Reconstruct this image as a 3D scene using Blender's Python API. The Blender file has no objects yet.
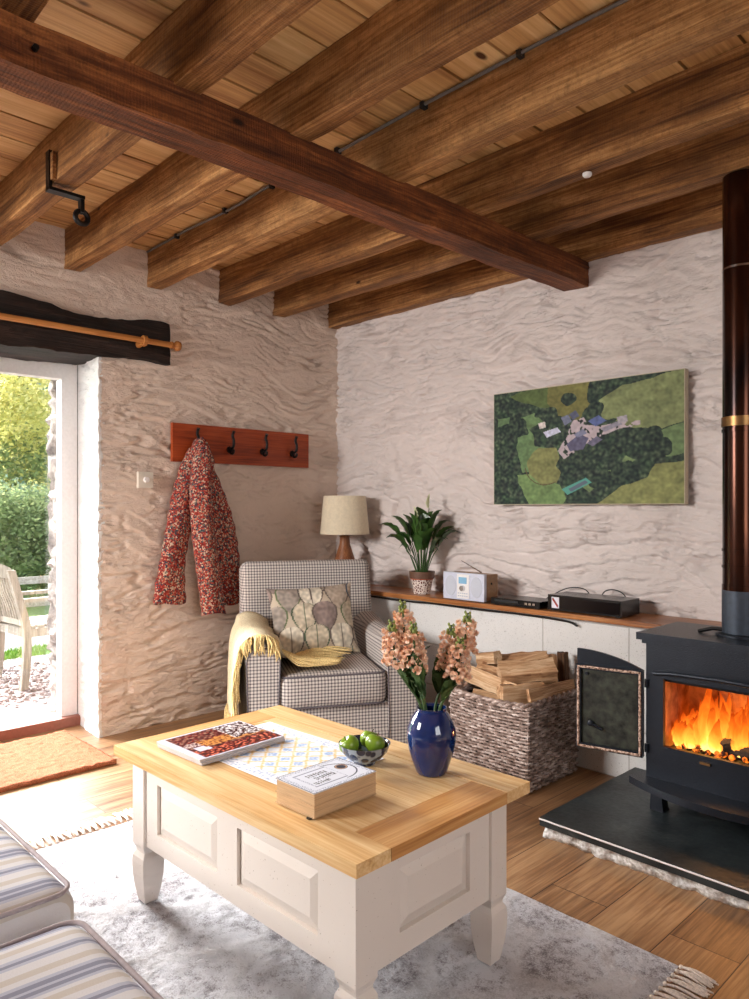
import bpy, bmesh, math, random
from mathutils import Vector, Matrix, noise, Euler
PI = math.pi
random.seed(7)
SC = bpy.context.scene
COL = SC.collection

# ------------------------------------------------------------------ camera, world, lights, exposure
cam_d = bpy.data.cameras.new('camera'); cam = bpy.data.objects.new('camera', cam_d); COL.objects.link(cam)
cam_d.sensor_fit = 'HORIZONTAL'; cam_d.sensor_width = 36; cam_d.lens = 732/749*36
cam_d.shift_y = 8.5/749; cam_d.clip_start = .02; cam_d.clip_end = 200
cam.location = (3.753, -3.283, 1.2); cam.rotation_euler = (PI/2, 0, math.radians(45.905))
SC.camera = cam
SC.view_settings.view_transform = 'Standard'; SC.view_settings.look = 'None'
SC.view_settings.gamma = 1; SC.view_settings.use_curve_mapping = False
SC.view_settings.exposure = 0.3

world = bpy.data.worlds.new('sky'); SC.world = world; world.use_nodes = True
wn = world.node_tree.nodes; wl = world.node_tree.links
bg = wn['Background']; bg.inputs[1].default_value = 1.9
tc = wn.new('ShaderNodeTexCoord'); sx = wn.new('ShaderNodeSeparateXYZ'); cr = wn.new('ShaderNodeValToRGB')
wl.new(tc.outputs['Generated'], sx.inputs[0]); wl.new(sx.outputs['Z'], cr.inputs[0]); wl.new(cr.outputs[0], bg.inputs[0])
cr.color_ramp.elements[0].position = 0; cr.color_ramp.elements[0].color = (.85, .9, .92, 1)
cr.color_ramp.elements[1].position = .6; cr.color_ramp.elements[1].color = (.62, .76, .95, 1)

def light(name, kind, loc, energy, color, rot=None, **kw):
    d = bpy.data.lights.new(name, kind); d.energy = energy; d.color = color
    for k, v in kw.items(): setattr(d, k, v)
    o = bpy.data.objects.new(name, d); COL.objects.link(o); o.location = loc
    if rot is not None: o.rotation_euler = rot
    return o
def aim(d): return Vector(d).to_track_quat('-Z', 'Y').to_euler()
light('sun', 'SUN', (-6, -3, 6), 26.0, (1, .985, .96), aim((1, .16, -.56)), angle=math.radians(46))
# daylight through the window behind the camera and the one in the right-hand wall
light('window_daylight', 'AREA', (.78, -4.72, 1.84), 40, (1, .975, .94), aim((.12, 1, -.42)), shape='RECTANGLE', size=.95, size_y=.9, spread=math.radians(100))
light('side_window_daylight', 'AREA', (5.02, -2.6, 1.5), 16, (1, .97, .94), aim((-1, .1, -.05)), shape='RECTANGLE', size=1.1, size_y=1.1)

# ------------------------------------------------------------------ node helpers
def lin(c):
    return tuple(((v/12.92) if v <= .04045 else ((v+.055)/1.055)**2.4) for v in [x/255 for x in c]) + (1,)
class NT:
    def __init__(s, name):
        s.m = bpy.data.materials.new(name); s.m.use_nodes = True
        s.n = s.m.node_tree.nodes; s.l = s.m.node_tree.links
        s.b = s.n['Principled BSDF']; s.out = s.n['Material Output']
    def new(s, t, **kw):
        x = s.n.new('ShaderNode'+t)
        for k, v in kw.items(): setattr(x, k, v)
        return x
    def link(s, a, b): s.l.new(a, b)
    def coord(s, scale=(1, 1, 1), rot=(0, 0, 0), kind='Object', loc=(0, 0, 0), rnd=False):
        t = s.new('TexCoord'); m = s.new('Mapping')
        m.inputs['Scale'].default_value = scale; m.inputs['Rotation'].default_value = rot; m.inputs['Location'].default_value = loc
        src = t.outputs[kind]
        if rnd:
            oi = s.new('ObjectInfo'); mu = s.new('VectorMath', operation='MULTIPLY_ADD')
            cx = s.new('CombineXYZ')
            for i in range(3): s.link(oi.outputs['Random'], cx.inputs[i])
            s.link(cx.outputs[0], mu.inputs[0]); mu.inputs[1].default_value = (7.3, 11.1, 5.7); s.link(src, mu.inputs[2]); src = mu.outputs[0]
        s.link(src, m.inputs[0]); return m.outputs[0]
    def noise(s, vec, scale, detail=4, rough=.55, dist=0):
        x = s.new('TexNoise'); x.inputs['Scale'].default_value = scale; x.inputs['Detail'].default_value = detail
        x.inputs['Roughness'].default_value = rough; x.inputs['Distortion'].default_value = dist
        s.link(vec, x.inputs['Vector']); return x.outputs['Fac']
    def voronoi(s, vec, scale, feature='F1', out='Distance', rnd=1):
        x = s.new('TexVoronoi', feature=feature); x.inputs['Scale'].default_value = scale; x.inputs['Randomness'].default_value = rnd
        s.link(vec, x.inputs['Vector']); return x.outputs[out]
    def ramp(s, fac, stops, interp='LINEAR'):
        x = s.new('ValToRGB'); e = x.color_ramp.elements; x.color_ramp.interpolation = interp
        while len(e) < len(stops): e.new(.5)
        for i, (p, c) in enumerate(stops):
            e[i].position = p; e[i].color = c if len(c) == 4 else lin(c)
        s.link(fac, x.inputs[0]); return x.outputs[0]
    def math(s, op, a, b=None, c=None):
        x = s.new('Math', operation=op)
        for i, v in enumerate((a, b, c)):
            if v is None: continue
            if isinstance(v, (int, float)): x.inputs[i].default_value = v
            else: s.link(v, x.inputs[i])
        return x.outputs[0]
    def mix(s, fac, a, b, mode='MIX'):
        x = s.new('Mix', data_type='RGBA', blend_type=mode)
        for idx, v in ((0, fac), (6, a), (7, b)):
            if isinstance(v, (int, float)): x.inputs[idx].default_value = v
            elif isinstance(v, tuple): x.inputs[idx].default_value = v if len(v) == 4 else lin(v)
            else: s.link(v, x.inputs[idx])
        return x.outputs[2]
    def bump(s, h, strength=.5, dist=.01):
        x = s.new('Bump'); x.inputs['Strength'].default_value = strength; x.inputs['Distance'].default_value = dist
        s.link(h, x.inputs['Height']); s.link(x.outputs[0], s.b.inputs['Normal'])
    def base(s, c):
        if isinstance(c, tuple): s.b.inputs['Base Color'].default_value = c if len(c) == 4 else lin(c)
        else: s.link(c, s.b.inputs['Base Color'])
    def set(s, rough=.6, metal=0, spec=.5, **kw):
        if isinstance(rough, (int, float)): s.b.inputs['Roughness'].default_value = rough
        else: s.link(rough, s.b.inputs['Roughness'])
        s.b.inputs['Metallic'].default_value = metal; s.b.inputs['Specular IOR Level'].default_value = spec
        for k, v in kw.items(): s.b.inputs[k].default_value = v
        return s.m
    def rnd(s, lo, hi):
        oi = s.new('ObjectInfo'); return s.math('MULTIPLY_ADD', oi.outputs['Random'], hi-lo, lo)

def plain(name, c, rough=.6, metal=0, nb=0, nscale=60, var=.06, **kw):
    t = NT(name); v = t.coord(); n = t.noise(v, nscale)
    c0 = tuple(max(0, x*(1-var)) for x in c); c1 = tuple(min(255, x*(1+var)) for x in c)
    t.base(t.ramp(n, [(.3, c0), (.7, c1)]))
    if nb: t.bump(n, nb, .005)
    return t.set(rough, metal, **kw)

def wood(name, cs, axis=0, scale=1.0, rough=.55, bump=.25, knots=True, rnd=True, knotscale=2.2, bscale=1.0, spec=.35, rustic=False):
    """cs: dark, mid, light sRGB"""
    t = NT(name); st = [1.0, 1.0, 1.0]; st[axis] = .09
    v = t.coord(tuple(x*scale for x in st), rnd=rnd)
    n1 = t.noise(v, 9, 5, .6, 1.4)                      # broad figure
    st2 = [1.0, 1.0, 1.0]; st2[axis] = .025
    v2 = t.coord(tuple(x*scale for x in st2), rnd=rnd)
    n2 = t.noise(v2, 110, 3, .6, .2)                     # fine grain
    fac = t.math('ADD', t.math('MULTIPLY', n1, .6), t.math('MULTIPLY', n2, .4))
    if rnd: fac = t.math('ADD', fac, t.rnd(-.045, .045))
    col = t.ramp(fac, [(.36, cs[0]), (.5, cs[1]), (.64, cs[2])])
    if knots:
        st3 = [1.0, 1.0, 1.0]; st3[axis] = .45
        v3 = t.coord(tuple(x*scale for x in st3), rnd=rnd)
        k = t.voronoi(v3, knotscale)
        kf = t.ramp(k, [(.03, (255, 255, 255)), (.07, (0, 0, 0))])
        col = t.mix(kf, col, tuple(int(x*.35) for x in cs[0]))
    if rustic:
        iso = t.coord(rnd=rnd); m_ = t.noise(iso, 46, 5, .75); m0 = t.noise(iso, 5, 4, .6)
        col = t.mix(t.math('MULTIPLY', t.ramp(m_, [(.34, (255, 255, 255)), (.52, (0, 0, 0))]), .42), col, cs[0])
        col = t.mix(t.math('MULTIPLY', t.ramp(m0, [(.4, (255, 255, 255)), (.62, (0, 0, 0))]), .35), col, tuple(int(x*.8) for x in cs[0]))
        wv = t.new('TexWave'); wv.bands_direction = 'X' if axis == 0 else 'Y'; wv.inputs['Scale'].default_value = 34; wv.inputs['Distortion'].default_value = 3; wv.inputs['Detail'].default_value = 2; t.link(t.coord(), wv.inputs['Vector'])
        n2 = t.math('ADD', n2, t.math('ADD', t.math('MULTIPLY', m_, 1.2), t.math('MULTIPLY', wv.outputs['Fac'], .22)))
    t.base(col); t.bump(t.math('ADD', n2, t.math('MULTIPLY', n1, .8*bscale)), bump, .006)
    return t.set(rough, spec=spec)

# ------------------------------------------------------------------ mesh helpers
def BM(): return bmesh.new()
def link_obj(name, bm, mats, parent=None, smooth=False, loc=None):
    me = bpy.data.meshes.new(name)
    bmesh.ops.recalc_face_normals(bm, faces=bm.faces)
    bm.to_mesh(me); bm.free()
    if not isinstance(mats, (list, tuple)): mats = [mats]
    for m in mats: me.materials.append(m)
    o = bpy.data.objects.new(name, me); COL.objects.link(o)
    if smooth:
        for p in me.polygons: p.use_smooth = True
        if smooth != 'all':
            try: me.set_sharp_from_angle(angle=math.radians(38))
            except Exception: pass
    if parent is not None: o.parent = parent
    return o
def thing(name, label, cat, loc=(0, 0, 0), rotz=0, group=None):
    o = bpy.data.objects.new(name, None); COL.objects.link(o); o.empty_display_size = .1
    o.location = loc; o.rotation_euler = (0, 0, rotz); o['label'] = label; o['category'] = cat
    if group: o['group'] = group
    return o
def part(name, bm, mat, parent, smooth=False, world=False, label=None):
    if world:
        M = (Matrix.Translation(parent.location) @ parent.rotation_euler.to_matrix().to_4x4()).inverted()
        bm.transform(M)
    o = link_obj(name, bm, mat, parent, smooth)
    if label: o['label'] = label
    return o
def solo(name, bm, mat, label, cat, group=None, smooth=False, kind=None):
    xs = [v.co for v in bm.verts]
    c = Vector(((min(v.x for v in xs)+max(v.x for v in xs))/2, (min(v.y for v in xs)+max(v.y for v in xs))/2, min(v.z for v in xs)))
    bm.transform(Matrix.Translation(-c))
    o = link_obj(name, bm, mat, None, smooth); o.location = c
    o['label'] = label; o['category'] = cat
    if group: o['group'] = group
    if kind: o['kind'] = kind
    return o
def struct(name, bm, mat, smooth=False, parent=None):
    o = link_obj(name, bm, mat, parent, smooth)
    if parent is None: o['kind'] = 'structure'
    return o
def copy_thing(src, loc=None, rot=None, label=None):
    def rec(o, par):
        c = o.copy(); COL.objects.link(c); c.parent = par
        for ch in [x for x in bpy.data.objects if x.parent == o]: rec(ch, c)
        return c
    kids = {}
    r = rec(src, None)
    if loc is not None: r.location = loc
    if rot is not None: r.rotation_euler = rot
    if label: r['label'] = label
    return r
def box(bm, x0, x1, y0, y1, z0, z1, mi=0, M=None):
    vs = [bm.verts.new((x, y, z)) for x in (x0, x1) for y in (y0, y1) for z in (z0, z1)]
    if M is not None:
        for v in vs: v.co = M @ v.co
    for f in ((0, 1, 3, 2), (4, 6, 7, 5), (0, 4, 5, 1), (2, 3, 7, 6), (0, 2, 6, 4), (1, 5, 7, 3)):
        fc = bm.faces.new([vs[i] for i in f]); fc.material_index = mi
    return vs
def bevel(bm, w=.004, seg=2, angle=30):
    es = [e for e in bm.edges if len(e.link_faces) == 2 and e.calc_face_angle(0) > math.radians(angle)]
    bmesh.ops.recalc_face_normals(bm, faces=bm.faces)
    if es: bmesh.ops.bevel(bm, geom=es, offset=w, segments=seg, profile=.5, affect='EDGES')
    return bm
def bbox(x0, x1, y0, y1, z0, z1, w=.004, seg=2):
    bm = BM(); box(bm, x0, x1, y0, y1, z0, z1); bevel(bm, w, seg); return bm
def sub_box(bm, x0, x1, y0, y1, z0, z1, d=.04, fn=None):
    """box with its faces subdivided, shared vertices, fn(Vector)->Vector"""
    nx, ny, nz = [max(1, int(round((b-a)/d))) for a, b in ((x0, x1), (y0, y1), (z0, z1))]
    V = {}
    def g(i, j, k):
        if (i, j, k) not in V:
            p = Vector((x0+(x1-x0)*i/nx, y0+(y1-y0)*j/ny, z0+(z1-z0)*k/nz))
            V[(i, j, k)] = bm.verts.new(fn(p) if fn else p)
        return V[(i, j, k)]
    for i in range(nx):
        for j in range(ny):
            for k in (0, nz): bm.faces.new([g(i, j, k), g(i+1, j, k), g(i+1, j+1, k), g(i, j+1, k)])
    for i in range(nx):
        for k in range(nz):
            for j in (0, ny): bm.faces.new([g(i, j, k), g(i+1, j, k), g(i+1, j, k+1), g(i, j, k+1)])
    for j in range(ny):
        for k in range(nz):
            for i in (0, nx): bm.faces.new([g(i, j, k), g(i, j+1, k), g(i, j+1, k+1), g(i, j, k+1)])
def lathe(bm, prof, seg=32, c=(0, 0, 0), cap=True, M=None):
    rings = []
    for r, z in prof:
        ring = []
        for i in range(seg):
            a = 2*PI*i/seg; p = Vector((c[0]+r*math.cos(a), c[1]+r*math.sin(a), c[2]+z))
            ring.append(bm.verts.new(M @ p if M is not None else p))
        rings.append(ring)
    for a, b in zip(rings, rings[1:]):
        for i in range(seg): bm.faces.new([a[i], a[(i+1) % seg], b[(i+1) % seg], b[i]])
    if cap:
        if prof[0][0] > 1e-5: bm.faces.new(rings[0][::-1])
        if prof[-1][0] > 1e-5: bm.faces.new(rings[-1])
    return rings
def tube(bm, pts, r, seg=8, cap=True, flat=1.0, mi=0):
    pts = [Vector(p) for p in pts]; n = len(pts)
    rs = r if isinstance(r, (list, tuple)) else [r]*n
    up = None; rings = []
    for i, p in enumerate(pts):
        t = (pts[min(i+1, n-1)]-pts[max(i-1, 0)])
        if t.length < 1e-9: t = Vector((0, 0, 1))
        t.normalize()
        if up is None: up = Vector((0, 0, 1)) if abs(t.z) < .9 else Vector((1, 0, 0))
        a = t.cross(up)
        if a.length < 1e-6: a = t.orthogonal()
        a.normalize(); up2 = a.cross(t).normalized(); up = up2
        ring = []
        for k in range(seg):
            an = 2*PI*k/seg
            ring.append(bm.verts.new(p + a*(math.cos(an)*rs[i]) + up2*(math.sin(an)*rs[i]*flat)))
        rings.append(ring)
    for a, b in zip(rings, rings[1:]):
        for k in range(seg):
            f = bm.faces.new([a[k], a[(k+1) % seg], b[(k+1) % seg], b[k]]); f.material_index = mi
    if cap and seg > 2:
        f = bm.faces.new(rings[0][::-1]); f.material_index = mi
        f = bm.faces.new(rings[-1]); f.material_index = mi
def smooth_pts(pts, n=6):
    """Catmull-Rom through the points"""
    pts = [Vector(p) for p in pts]; P = [pts[0]]+pts+[pts[-1]]; out = []
    for i in range(1, len(P)-2):
        a, b, c, d = P[i-1:i+3]
        for k in range(n):
            t = k/n
            out.append(.5*((2*b)+(c-a)*t+(2*a-5*b+4*c-d)*t*t+(3*b-a-3*c+d)*t**3))
    out.append(pts[-1]); return out
def grid(bm, fn, nu, nv, closed_u=False, mi=0, skip=None):
    V = [[bm.verts.new(fn(i/nu, j/nv)) for j in range(nv+1)] for i in range(nu + (0 if closed_u else 1))]
    for i in range(nu):
        for j in range(nv):
            if skip and skip((i+.5)/nu, (j+.5)/nv): continue
            a, b = V[i], V[(i+1) % len(V)]
            f = bm.faces.new([a[j], b[j], b[j+1], a[j+1]]); f.material_index = mi
    return V
def blob(bm, c, r, sub=2, fn=None, scale=(1, 1, 1), M=None):
    res = bmesh.ops.create_icosphere(bm, subdivisions=sub, radius=1)
    for v in res['verts']:
        d = v.co.copy()
        k = fn(d) if fn else 1
        p = Vector((d.x*scale[0], d.y*scale[1], d.z*scale[2]))*r*k
        if M is not None: p = M @ p
        v.co = p + Vector(c)
def prism(bm, poly, z0, z1, M=None, mi=0):
    a = [bm.verts.new((x, y, z0)) for x, y in poly]; b = [bm.verts.new((x, y, z1)) for x, y in poly]
    if M is not None:
        for v in a+b: v.co = M @ v.co
    n = len(poly); fs = [bm.faces.new(a[::-1]), bm.faces.new(b)]
    for i in range(n): fs.append(bm.faces.new([a[i], a[(i+1) % n], b[(i+1) % n], b[i]]))
    for f in fs: f.material_index = mi
def painted(name, fn, nx, ny, place, mat, parent=None):
    """flat printed sheet: colour attribute painted by fn(u,v)->sRGB, place(u,v)->point"""
    me = bpy.data.meshes.new(name); vs = []; cs = []; fs = []
    for j in range(ny+1):
        for i in range(nx+1):
            u, v = i/nx, j/ny; vs.append(place(u, v)); cs.extend(lin(fn(u, v)))
    for j in range(ny):
        for i in range(nx):
            a = j*(nx+1)+i; fs.append((a, a+1, a+nx+2, a+nx+1))
    me.from_pydata(vs, [], fs)
    at = me.color_attributes.new('print', 'FLOAT_COLOR', 'POINT'); at.data.foreach_set('color', cs)
    me.materials.append(mat); me.update()
    o = bpy.data.objects.new(name, me); COL.objects.link(o)
    if parent is not None: o.parent = parent
    return o
def print_mat(name, rough=.5):
    t = NT(name); a = t.new('Attribute'); a.attribute_name = 'print'; t.base(a.outputs['Color']); return t.set(rough)
def N(x, y=0, z=0): return noise.noise(Vector((x, y, z)))
def sst(a, b, x):
    t = min(1, max(0, (x-a)/(b-a))); return t*t*(3-2*t)

# ------------------------------------------------------------------ materials
def wall_mat(name, c, spots=True):
    t = NT(name); v = t.coord((1, 1, 2.2)); n = t.noise(v, 9, 6, .62, .8); n2 = t.noise(v, 55, 4, .6, .6); n0 = t.noise(v, 1.6, 3)
    c0 = tuple(x*.93 for x in c)
    col = t.mix(t.ramp(n0, [(.35, (0, 0, 0)), (.7, (255, 255, 255))]), c, tuple(min(255, x*1.04) for x in c))
    col = t.mix(t.math('MULTIPLY', t.ramp(n, [(.25, (255, 255, 255)), (.42, (0, 0, 0))]), .35), col, tuple(int(x*.80) for x in c))
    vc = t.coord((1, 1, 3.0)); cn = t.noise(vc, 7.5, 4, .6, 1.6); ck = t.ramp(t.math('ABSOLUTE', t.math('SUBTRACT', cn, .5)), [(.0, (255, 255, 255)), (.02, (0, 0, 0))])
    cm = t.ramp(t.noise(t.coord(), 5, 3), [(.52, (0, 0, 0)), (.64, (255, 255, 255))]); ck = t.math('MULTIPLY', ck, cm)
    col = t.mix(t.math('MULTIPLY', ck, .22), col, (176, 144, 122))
    t.base(col); t.bump(t.math('SUBTRACT', t.math('ADD', t.math('MULTIPLY', n, 1.3), t.math('MULTIPLY', n2, .55)), t.math('MULTIPLY', ck, .5)), .75, .013)
    return t.set(.62, spec=.4)
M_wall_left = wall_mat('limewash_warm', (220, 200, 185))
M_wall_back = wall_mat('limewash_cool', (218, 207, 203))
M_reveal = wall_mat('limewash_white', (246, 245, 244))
M_plain = plain('painted_plaster', (226, 214, 205), .8, nb=.3)
def block_mat():
    t = NT('painted_block'); v = t.coord((1, 1, 1), rot=(PI/2, 0, 0))
    tcn = t.new('TexCoord'); s = t.new('SeparateXYZ'); c = t.new('CombineXYZ'); t.link(tcn.outputs['Object'], s.inputs[0])
    t.link(t.math('ADD', s.outputs['X'], t.math('MULTIPLY', s.outputs['Y'], 1)), c.inputs[0]); t.link(s.outputs['Z'], c.inputs[1])
    b = t.new('TexBrick'); b.inputs['Scale'].default_value = 1; b.inputs['Brick Width'].default_value = .44; b.inputs['Row Height'].default_value = .225
    b.inputs['Mortar Size'].default_value = .004; b.inputs['Mortar Smooth'].default_value = .4; t.link(c.outputs[0], b.inputs['Vector'])
    vv = t.coord(); n = t.noise(vv, 90, 4, .7); n2 = t.noise(vv, 260, 2)
    pit = t.ramp(n2, [(.28, (0, 0, 0)), (.36, (255, 255, 255))])
    t.base(t.mix(t.math('MULTIPLY', b.outputs['Fac'], .5), t.mix(pit, (140, 135, 130), (226, 224, 222)), (150, 140, 135)))
    h = t.math('ADD', t.math('MULTIPLY', b.outputs['Fac'], -1.3), t.math('ADD', t.math('MULTIPLY', n, .5), pit))
    t.bump(h, .6, .006); return t.set(.75)
M_block = block_mat()
BEAM = ((88, 52, 26), (162, 112, 64), (220, 168, 110))
M_joist = wood('joist_oak', BEAM, 0, 1.1, .62, .7, True, True, 5.5, 1.0, .3, True)
M_binder = wood('binder_oak', ((58, 26, 11), (118, 64, 30), (180, 112, 60)), 1, 1.0, .58, .7, True, True, 5.0, 1.0, .3, True)
def board_mat():
    t = NT('ceiling_board_pine')
    v = t.coord((1, .09, 1)); n1 = t.noise(v, 9, 5, .6, 1.2); v2 = t.coord((1, .02, 1)); n2 = t.noise(v2, 90, 3)
    a = t.new('Attribute'); a.attribute_name = 'board'
    f = t.math('ADD', t.math('ADD', t.math('MULTIPLY', n1, .6), t.math('MULTIPLY', n2, .3)), t.math('MULTIPLY_ADD', a.outputs['Fac'], .12, .0))
    col = t.ramp(f, [(.34, (156, 108, 62)), (.50, (210, 164, 106)), (.66, (238, 202, 146))])
    v3 = t.coord((1, .5, 1)); k = t.ramp(t.voronoi(v3, 5), [(.05, (255, 255, 255)), (.085, (0, 0, 0))]); col = t.mix(k, col, (84, 46, 22))
    t.base(col); t.bump(t.math('ADD', n1, n2), .4, .005); return t.set(.6)
M_board = board_mat()
def floor_mat():
    t = NT('oak_floor'); tcn = t.new('TexCoord'); mp = t.new('Mapping'); mp.inputs['Rotation'].default_value = (0, 0, PI/2); t.link(tcn.outputs['Object'], mp.inputs[0])
    b = t.new('TexBrick'); b.offset = .37; b.inputs['Scale'].default_value = 1; b.inputs['Brick Width'].default_value = 1.25; b.inputs['Row Height'].default_value = .19
    b.inputs['Mortar Size'].default_value = .0016; b.inputs['Mortar Smooth'].default_value = .2; b.inputs['Bias'].default_value = 0
    b.inputs['Color1'].default_value = (0, 0, 0, 1); b.inputs['Color2'].default_value = (1, 1, 1, 1); t.link(mp.outputs[0], b.inputs['Vector'])
    # shift grain per plank
    tc2 = t.new('TexCoord'); ad = t.new('VectorMath', operation='MULTIPLY_ADD'); t.link(b.outputs['Color'], ad.inputs[0]); ad.inputs[1].default_value = (3.1, 5.3, 1); t.link(tc2.outputs['Object'], ad.inputs[2])
    m1 = t.new('Mapping'); m1.inputs['Scale'].default_value = (1, .11, 1); t.link(ad.outputs[0], m1.inputs[0])
    n1 = t.noise(m1.outputs[0], 11, 6, .62, 1.8); m2 = t.new('Mapping'); m2.inputs['Scale'].default_value = (1, .03, 1); t.link(ad.outputs[0], m2.inputs[0])
    n2 = t.noise(m2.outputs[0], 120, 3)
    f = t.math('ADD', t.math('MULTIPLY', n1, .55), t.math('MULTIPLY', n2, .45)); f = t.math('ADD', f, t.math('MULTIPLY_ADD', b.outputs['Color'], .1, -.05))
    col = t.ramp(f, [(.32, (96, 66, 42)), (.49, (144, 106, 72)), (.66, (180, 142, 102))])
    col = t.mix(b.outputs['Fac'], col, (60, 38, 24)); t.base(col)
    t.bump(t.math('SUBTRACT', t.math('MULTIPLY', n2, .3), b.outputs['Fac']), .3, .003)
    return t.set(t.math('MULTIPLY_ADD', n1, .25, .3), spec=.45)
M_floor = floor_mat()
M_white = plain('painted_frame_white', (236, 233, 232), .35, var=.02)
M_sill = plain('terracotta_sill_paint', (150, 94, 78), .5, nb=.1)
M_lintel = wood('old_black_oak', ((14, 10, 9), (34, 24, 20), (62, 44, 36)), 1, 1, .7, .9, False, False, 1, 2.0)
M_pole = wood('varnished_pine', ((150, 92, 46), (184, 122, 66), (206, 148, 88)), 1, 1, .25, .05, False)
M_rack = wood('red_brown_hardwood', ((104, 36, 14), (146, 58, 24), (172, 78, 36)), 1, 1.2, .38, .15, False)
M_iron = plain('black_iron', (22, 20, 20), .42, .6, nb=.2)
M_shelf = wood('shelf_timber', ((96, 54, 28), (150, 92, 50), (190, 130, 78)), 0, 1, .32, .2, True)
M_top_x = wood('pine_top_long', ((182, 130, 78), (216, 172, 116), (236, 204, 154)), 0, 1.0, .33, .12, True, True, 4.5, .5)
M_top_y = wood('pine_top_cross', ((164, 106, 58), (200, 146, 88), (222, 178, 122)), 1, 1.0, .33, .12, True, True, 4.5, .5)
def cream_mat():
    t = NT('chalk_paint'); v = t.coord(); n = t.noise(v, 180, 2); sp = t.ramp(n, [(.24, (150, 130, 112)), (.29, (228, 219, 211))])
    n1 = t.noise(v, 9, 3); t.base(t.mix(t.math('MULTIPLY', n1, .25), sp, (214, 202, 192))); t.bump(n1, .1, .003); return t.set(.5)
M_cream = cream_mat()
def gingham_mat():
    t = NT('checked_upholstery'); tcn = t.new('TexCoord'); s = t.new('SeparateXYZ'); t.link(tcn.outputs['Object'], s.inputs[0])
    ns = t.new('SeparateXYZ'); t.link(tcn.outputs['Normal'], ns.inputs[0])
    st = []
    for i in range(3):
        f = t.math('FRACT', t.math('MULTIPLY', s.outputs[i], 1/.0148)); st.append(t.ramp(f, [(0, (0, 0, 0)), (.52, (0, 0, 0)), (.60, (255, 255, 255)), (.94, (255, 255, 255)), (1, (0, 0, 0))]))
    a = [t.math('POWER', t.math('ABSOLUTE', ns.outputs[i]), 4) for i in range(3)]
    tot = t.math('ADD', t.math('ADD', a[0], a[1]), a[2])
    sm = [t.math('MULTIPLY', a[0], t.math('ADD', st[1], st[2])), t.math('MULTIPLY', a[1], t.math('ADD', st[0], st[2])), t.math('MULTIPLY', a[2], t.math('ADD', st[0], st[1]))]
    v = t.math('DIVIDE', t.math('ADD', t.math('ADD', sm[0], sm[1]), sm[2]), t.math('MULTIPLY', tot, 2))
    t.base(t.ramp(v, [(0, (214, 206, 198)), (.5, (156, 148, 146)), (1, (86, 80, 86))]))
    n = t.noise(t.coord(), 400, 2); t.bump(n, .25, .002); return t.set(.85, spec=.15)
M_gingham = gingham_mat()
M_piping = plain('dark_piping', (96, 90, 96), .8)
def pillow_mat():
    t = NT('leaf_print_linen'); v = t.coord((1, 1, .72)); vor = t.new('TexVoronoi', feature='F1'); vor.inputs['Scale'].default_value = 10.5; vor.inputs['Randomness'].default_value = .55; t.link(v, vor.inputs['Vector'])
    e = t.voronoi(v, 10.5, 'DISTANCE_TO_EDGE', 'Distance', .55)
    sep = t.new('SeparateColor'); t.link(vor.outputs['Color'], sep.inputs[0])
    fill = t.ramp(sep.outputs[0], [(0, (172, 152, 136)), (.3, (196, 180, 162)), (.5, (150, 150, 128)), (.7, (182, 168, 156)), (1, (128, 112, 106))], 'CONSTANT')
    fine = t.noise(t.coord(), 120, 3); fill = t.mix(t.math('MULTIPLY', fine, .5), fill, (120, 110, 100))
    line = t.ramp(e, [(.02, (255, 255, 255)), (.06, (0, 0, 0))])
    lc = t.ramp(sep.outputs[1], [(0, (62, 84, 70)), (.5, (74, 78, 96)), (1, (92, 112, 70))])
    t.base(t.mix(t.math('MULTIPLY', line, .8), fill, lc)); t.bump(fine, .2, .003); return t.set(.85, spec=.15)
M_linen = print_mat('leaf_print_linen_cloth', .85)
M_throw = plain('yellow_wool', (236, 216, 182), .95, nb=.8, nscale=220, var=.12, spec=.1)
M_fringe = plain('golden_yarn', (234, 200, 142), .9, nb=.4, nscale=200, var=.15, spec=.1)
M_shade = plain('cream_linen_shade', (220, 206, 180), .9, var=.03)
M_lampbase = wood('turned_wood_base', ((110, 66, 40), (142, 90, 58), (166, 112, 76)), 2, 2, .4, .05, False)
def leaf_mat(name, c, c2, rough=.38, sc=14):
    t = NT(name); n = t.noise(t.coord(), sc, 3); t.base(t.ramp(n, [(.3, c), (.7, c2)])); return t.set(rough, spec=.4)
M_leaf = leaf_mat('lily_leaf', (30, 56, 26), (74, 108, 50), .3)
M_stemleaf = leaf_mat('stock_leaf', (36, 62, 32), (78, 106, 58), .5)
M_bud = leaf_mat('bud_green', (112, 128, 62), (158, 164, 92), .6, 60)
M_spathe = leaf_mat('lily_spathe', (226, 226, 190), (206, 214, 160), .5)
M_soil = plain('potting_soil', (50, 36, 26), .95, nb=.6)
def pot_mat():
    t = NT('patterned_pot'); e = t.voronoi(t.coord(), 70, 'DISTANCE_TO_EDGE'); t.base(t.ramp(e, [(.08, (226, 214, 206)), (.16, (104, 52, 44))], 'CONSTANT')); t.bump(e, .2, .003); return t.set(.5)
M_pot = pot_mat()
M_potrim = plain('brown_glaze', (104, 74, 58), .4)
M_terra = plain('terracotta', (176, 84, 52), .6)
M_blue = plain('cobalt_glaze', (11, 38, 92), .07, var=.12, nscale=14, **{'Coat Weight': .7, 'Coat Roughness': .04})
def flower_mat():
    t = NT('peach_petals'); n = t.noise(t.coord(), 70, 3); t.base(t.ramp(n, [(.3, (232, 176, 144)), (.5, (244, 206, 178)), (.72, (250, 230, 212))]))
    return t.set(.7, spec=.2, **{'Subsurface Weight': .15, 'Subsurface Radius': (.01, .006, .004)})
M_petal = flower_mat()
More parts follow.
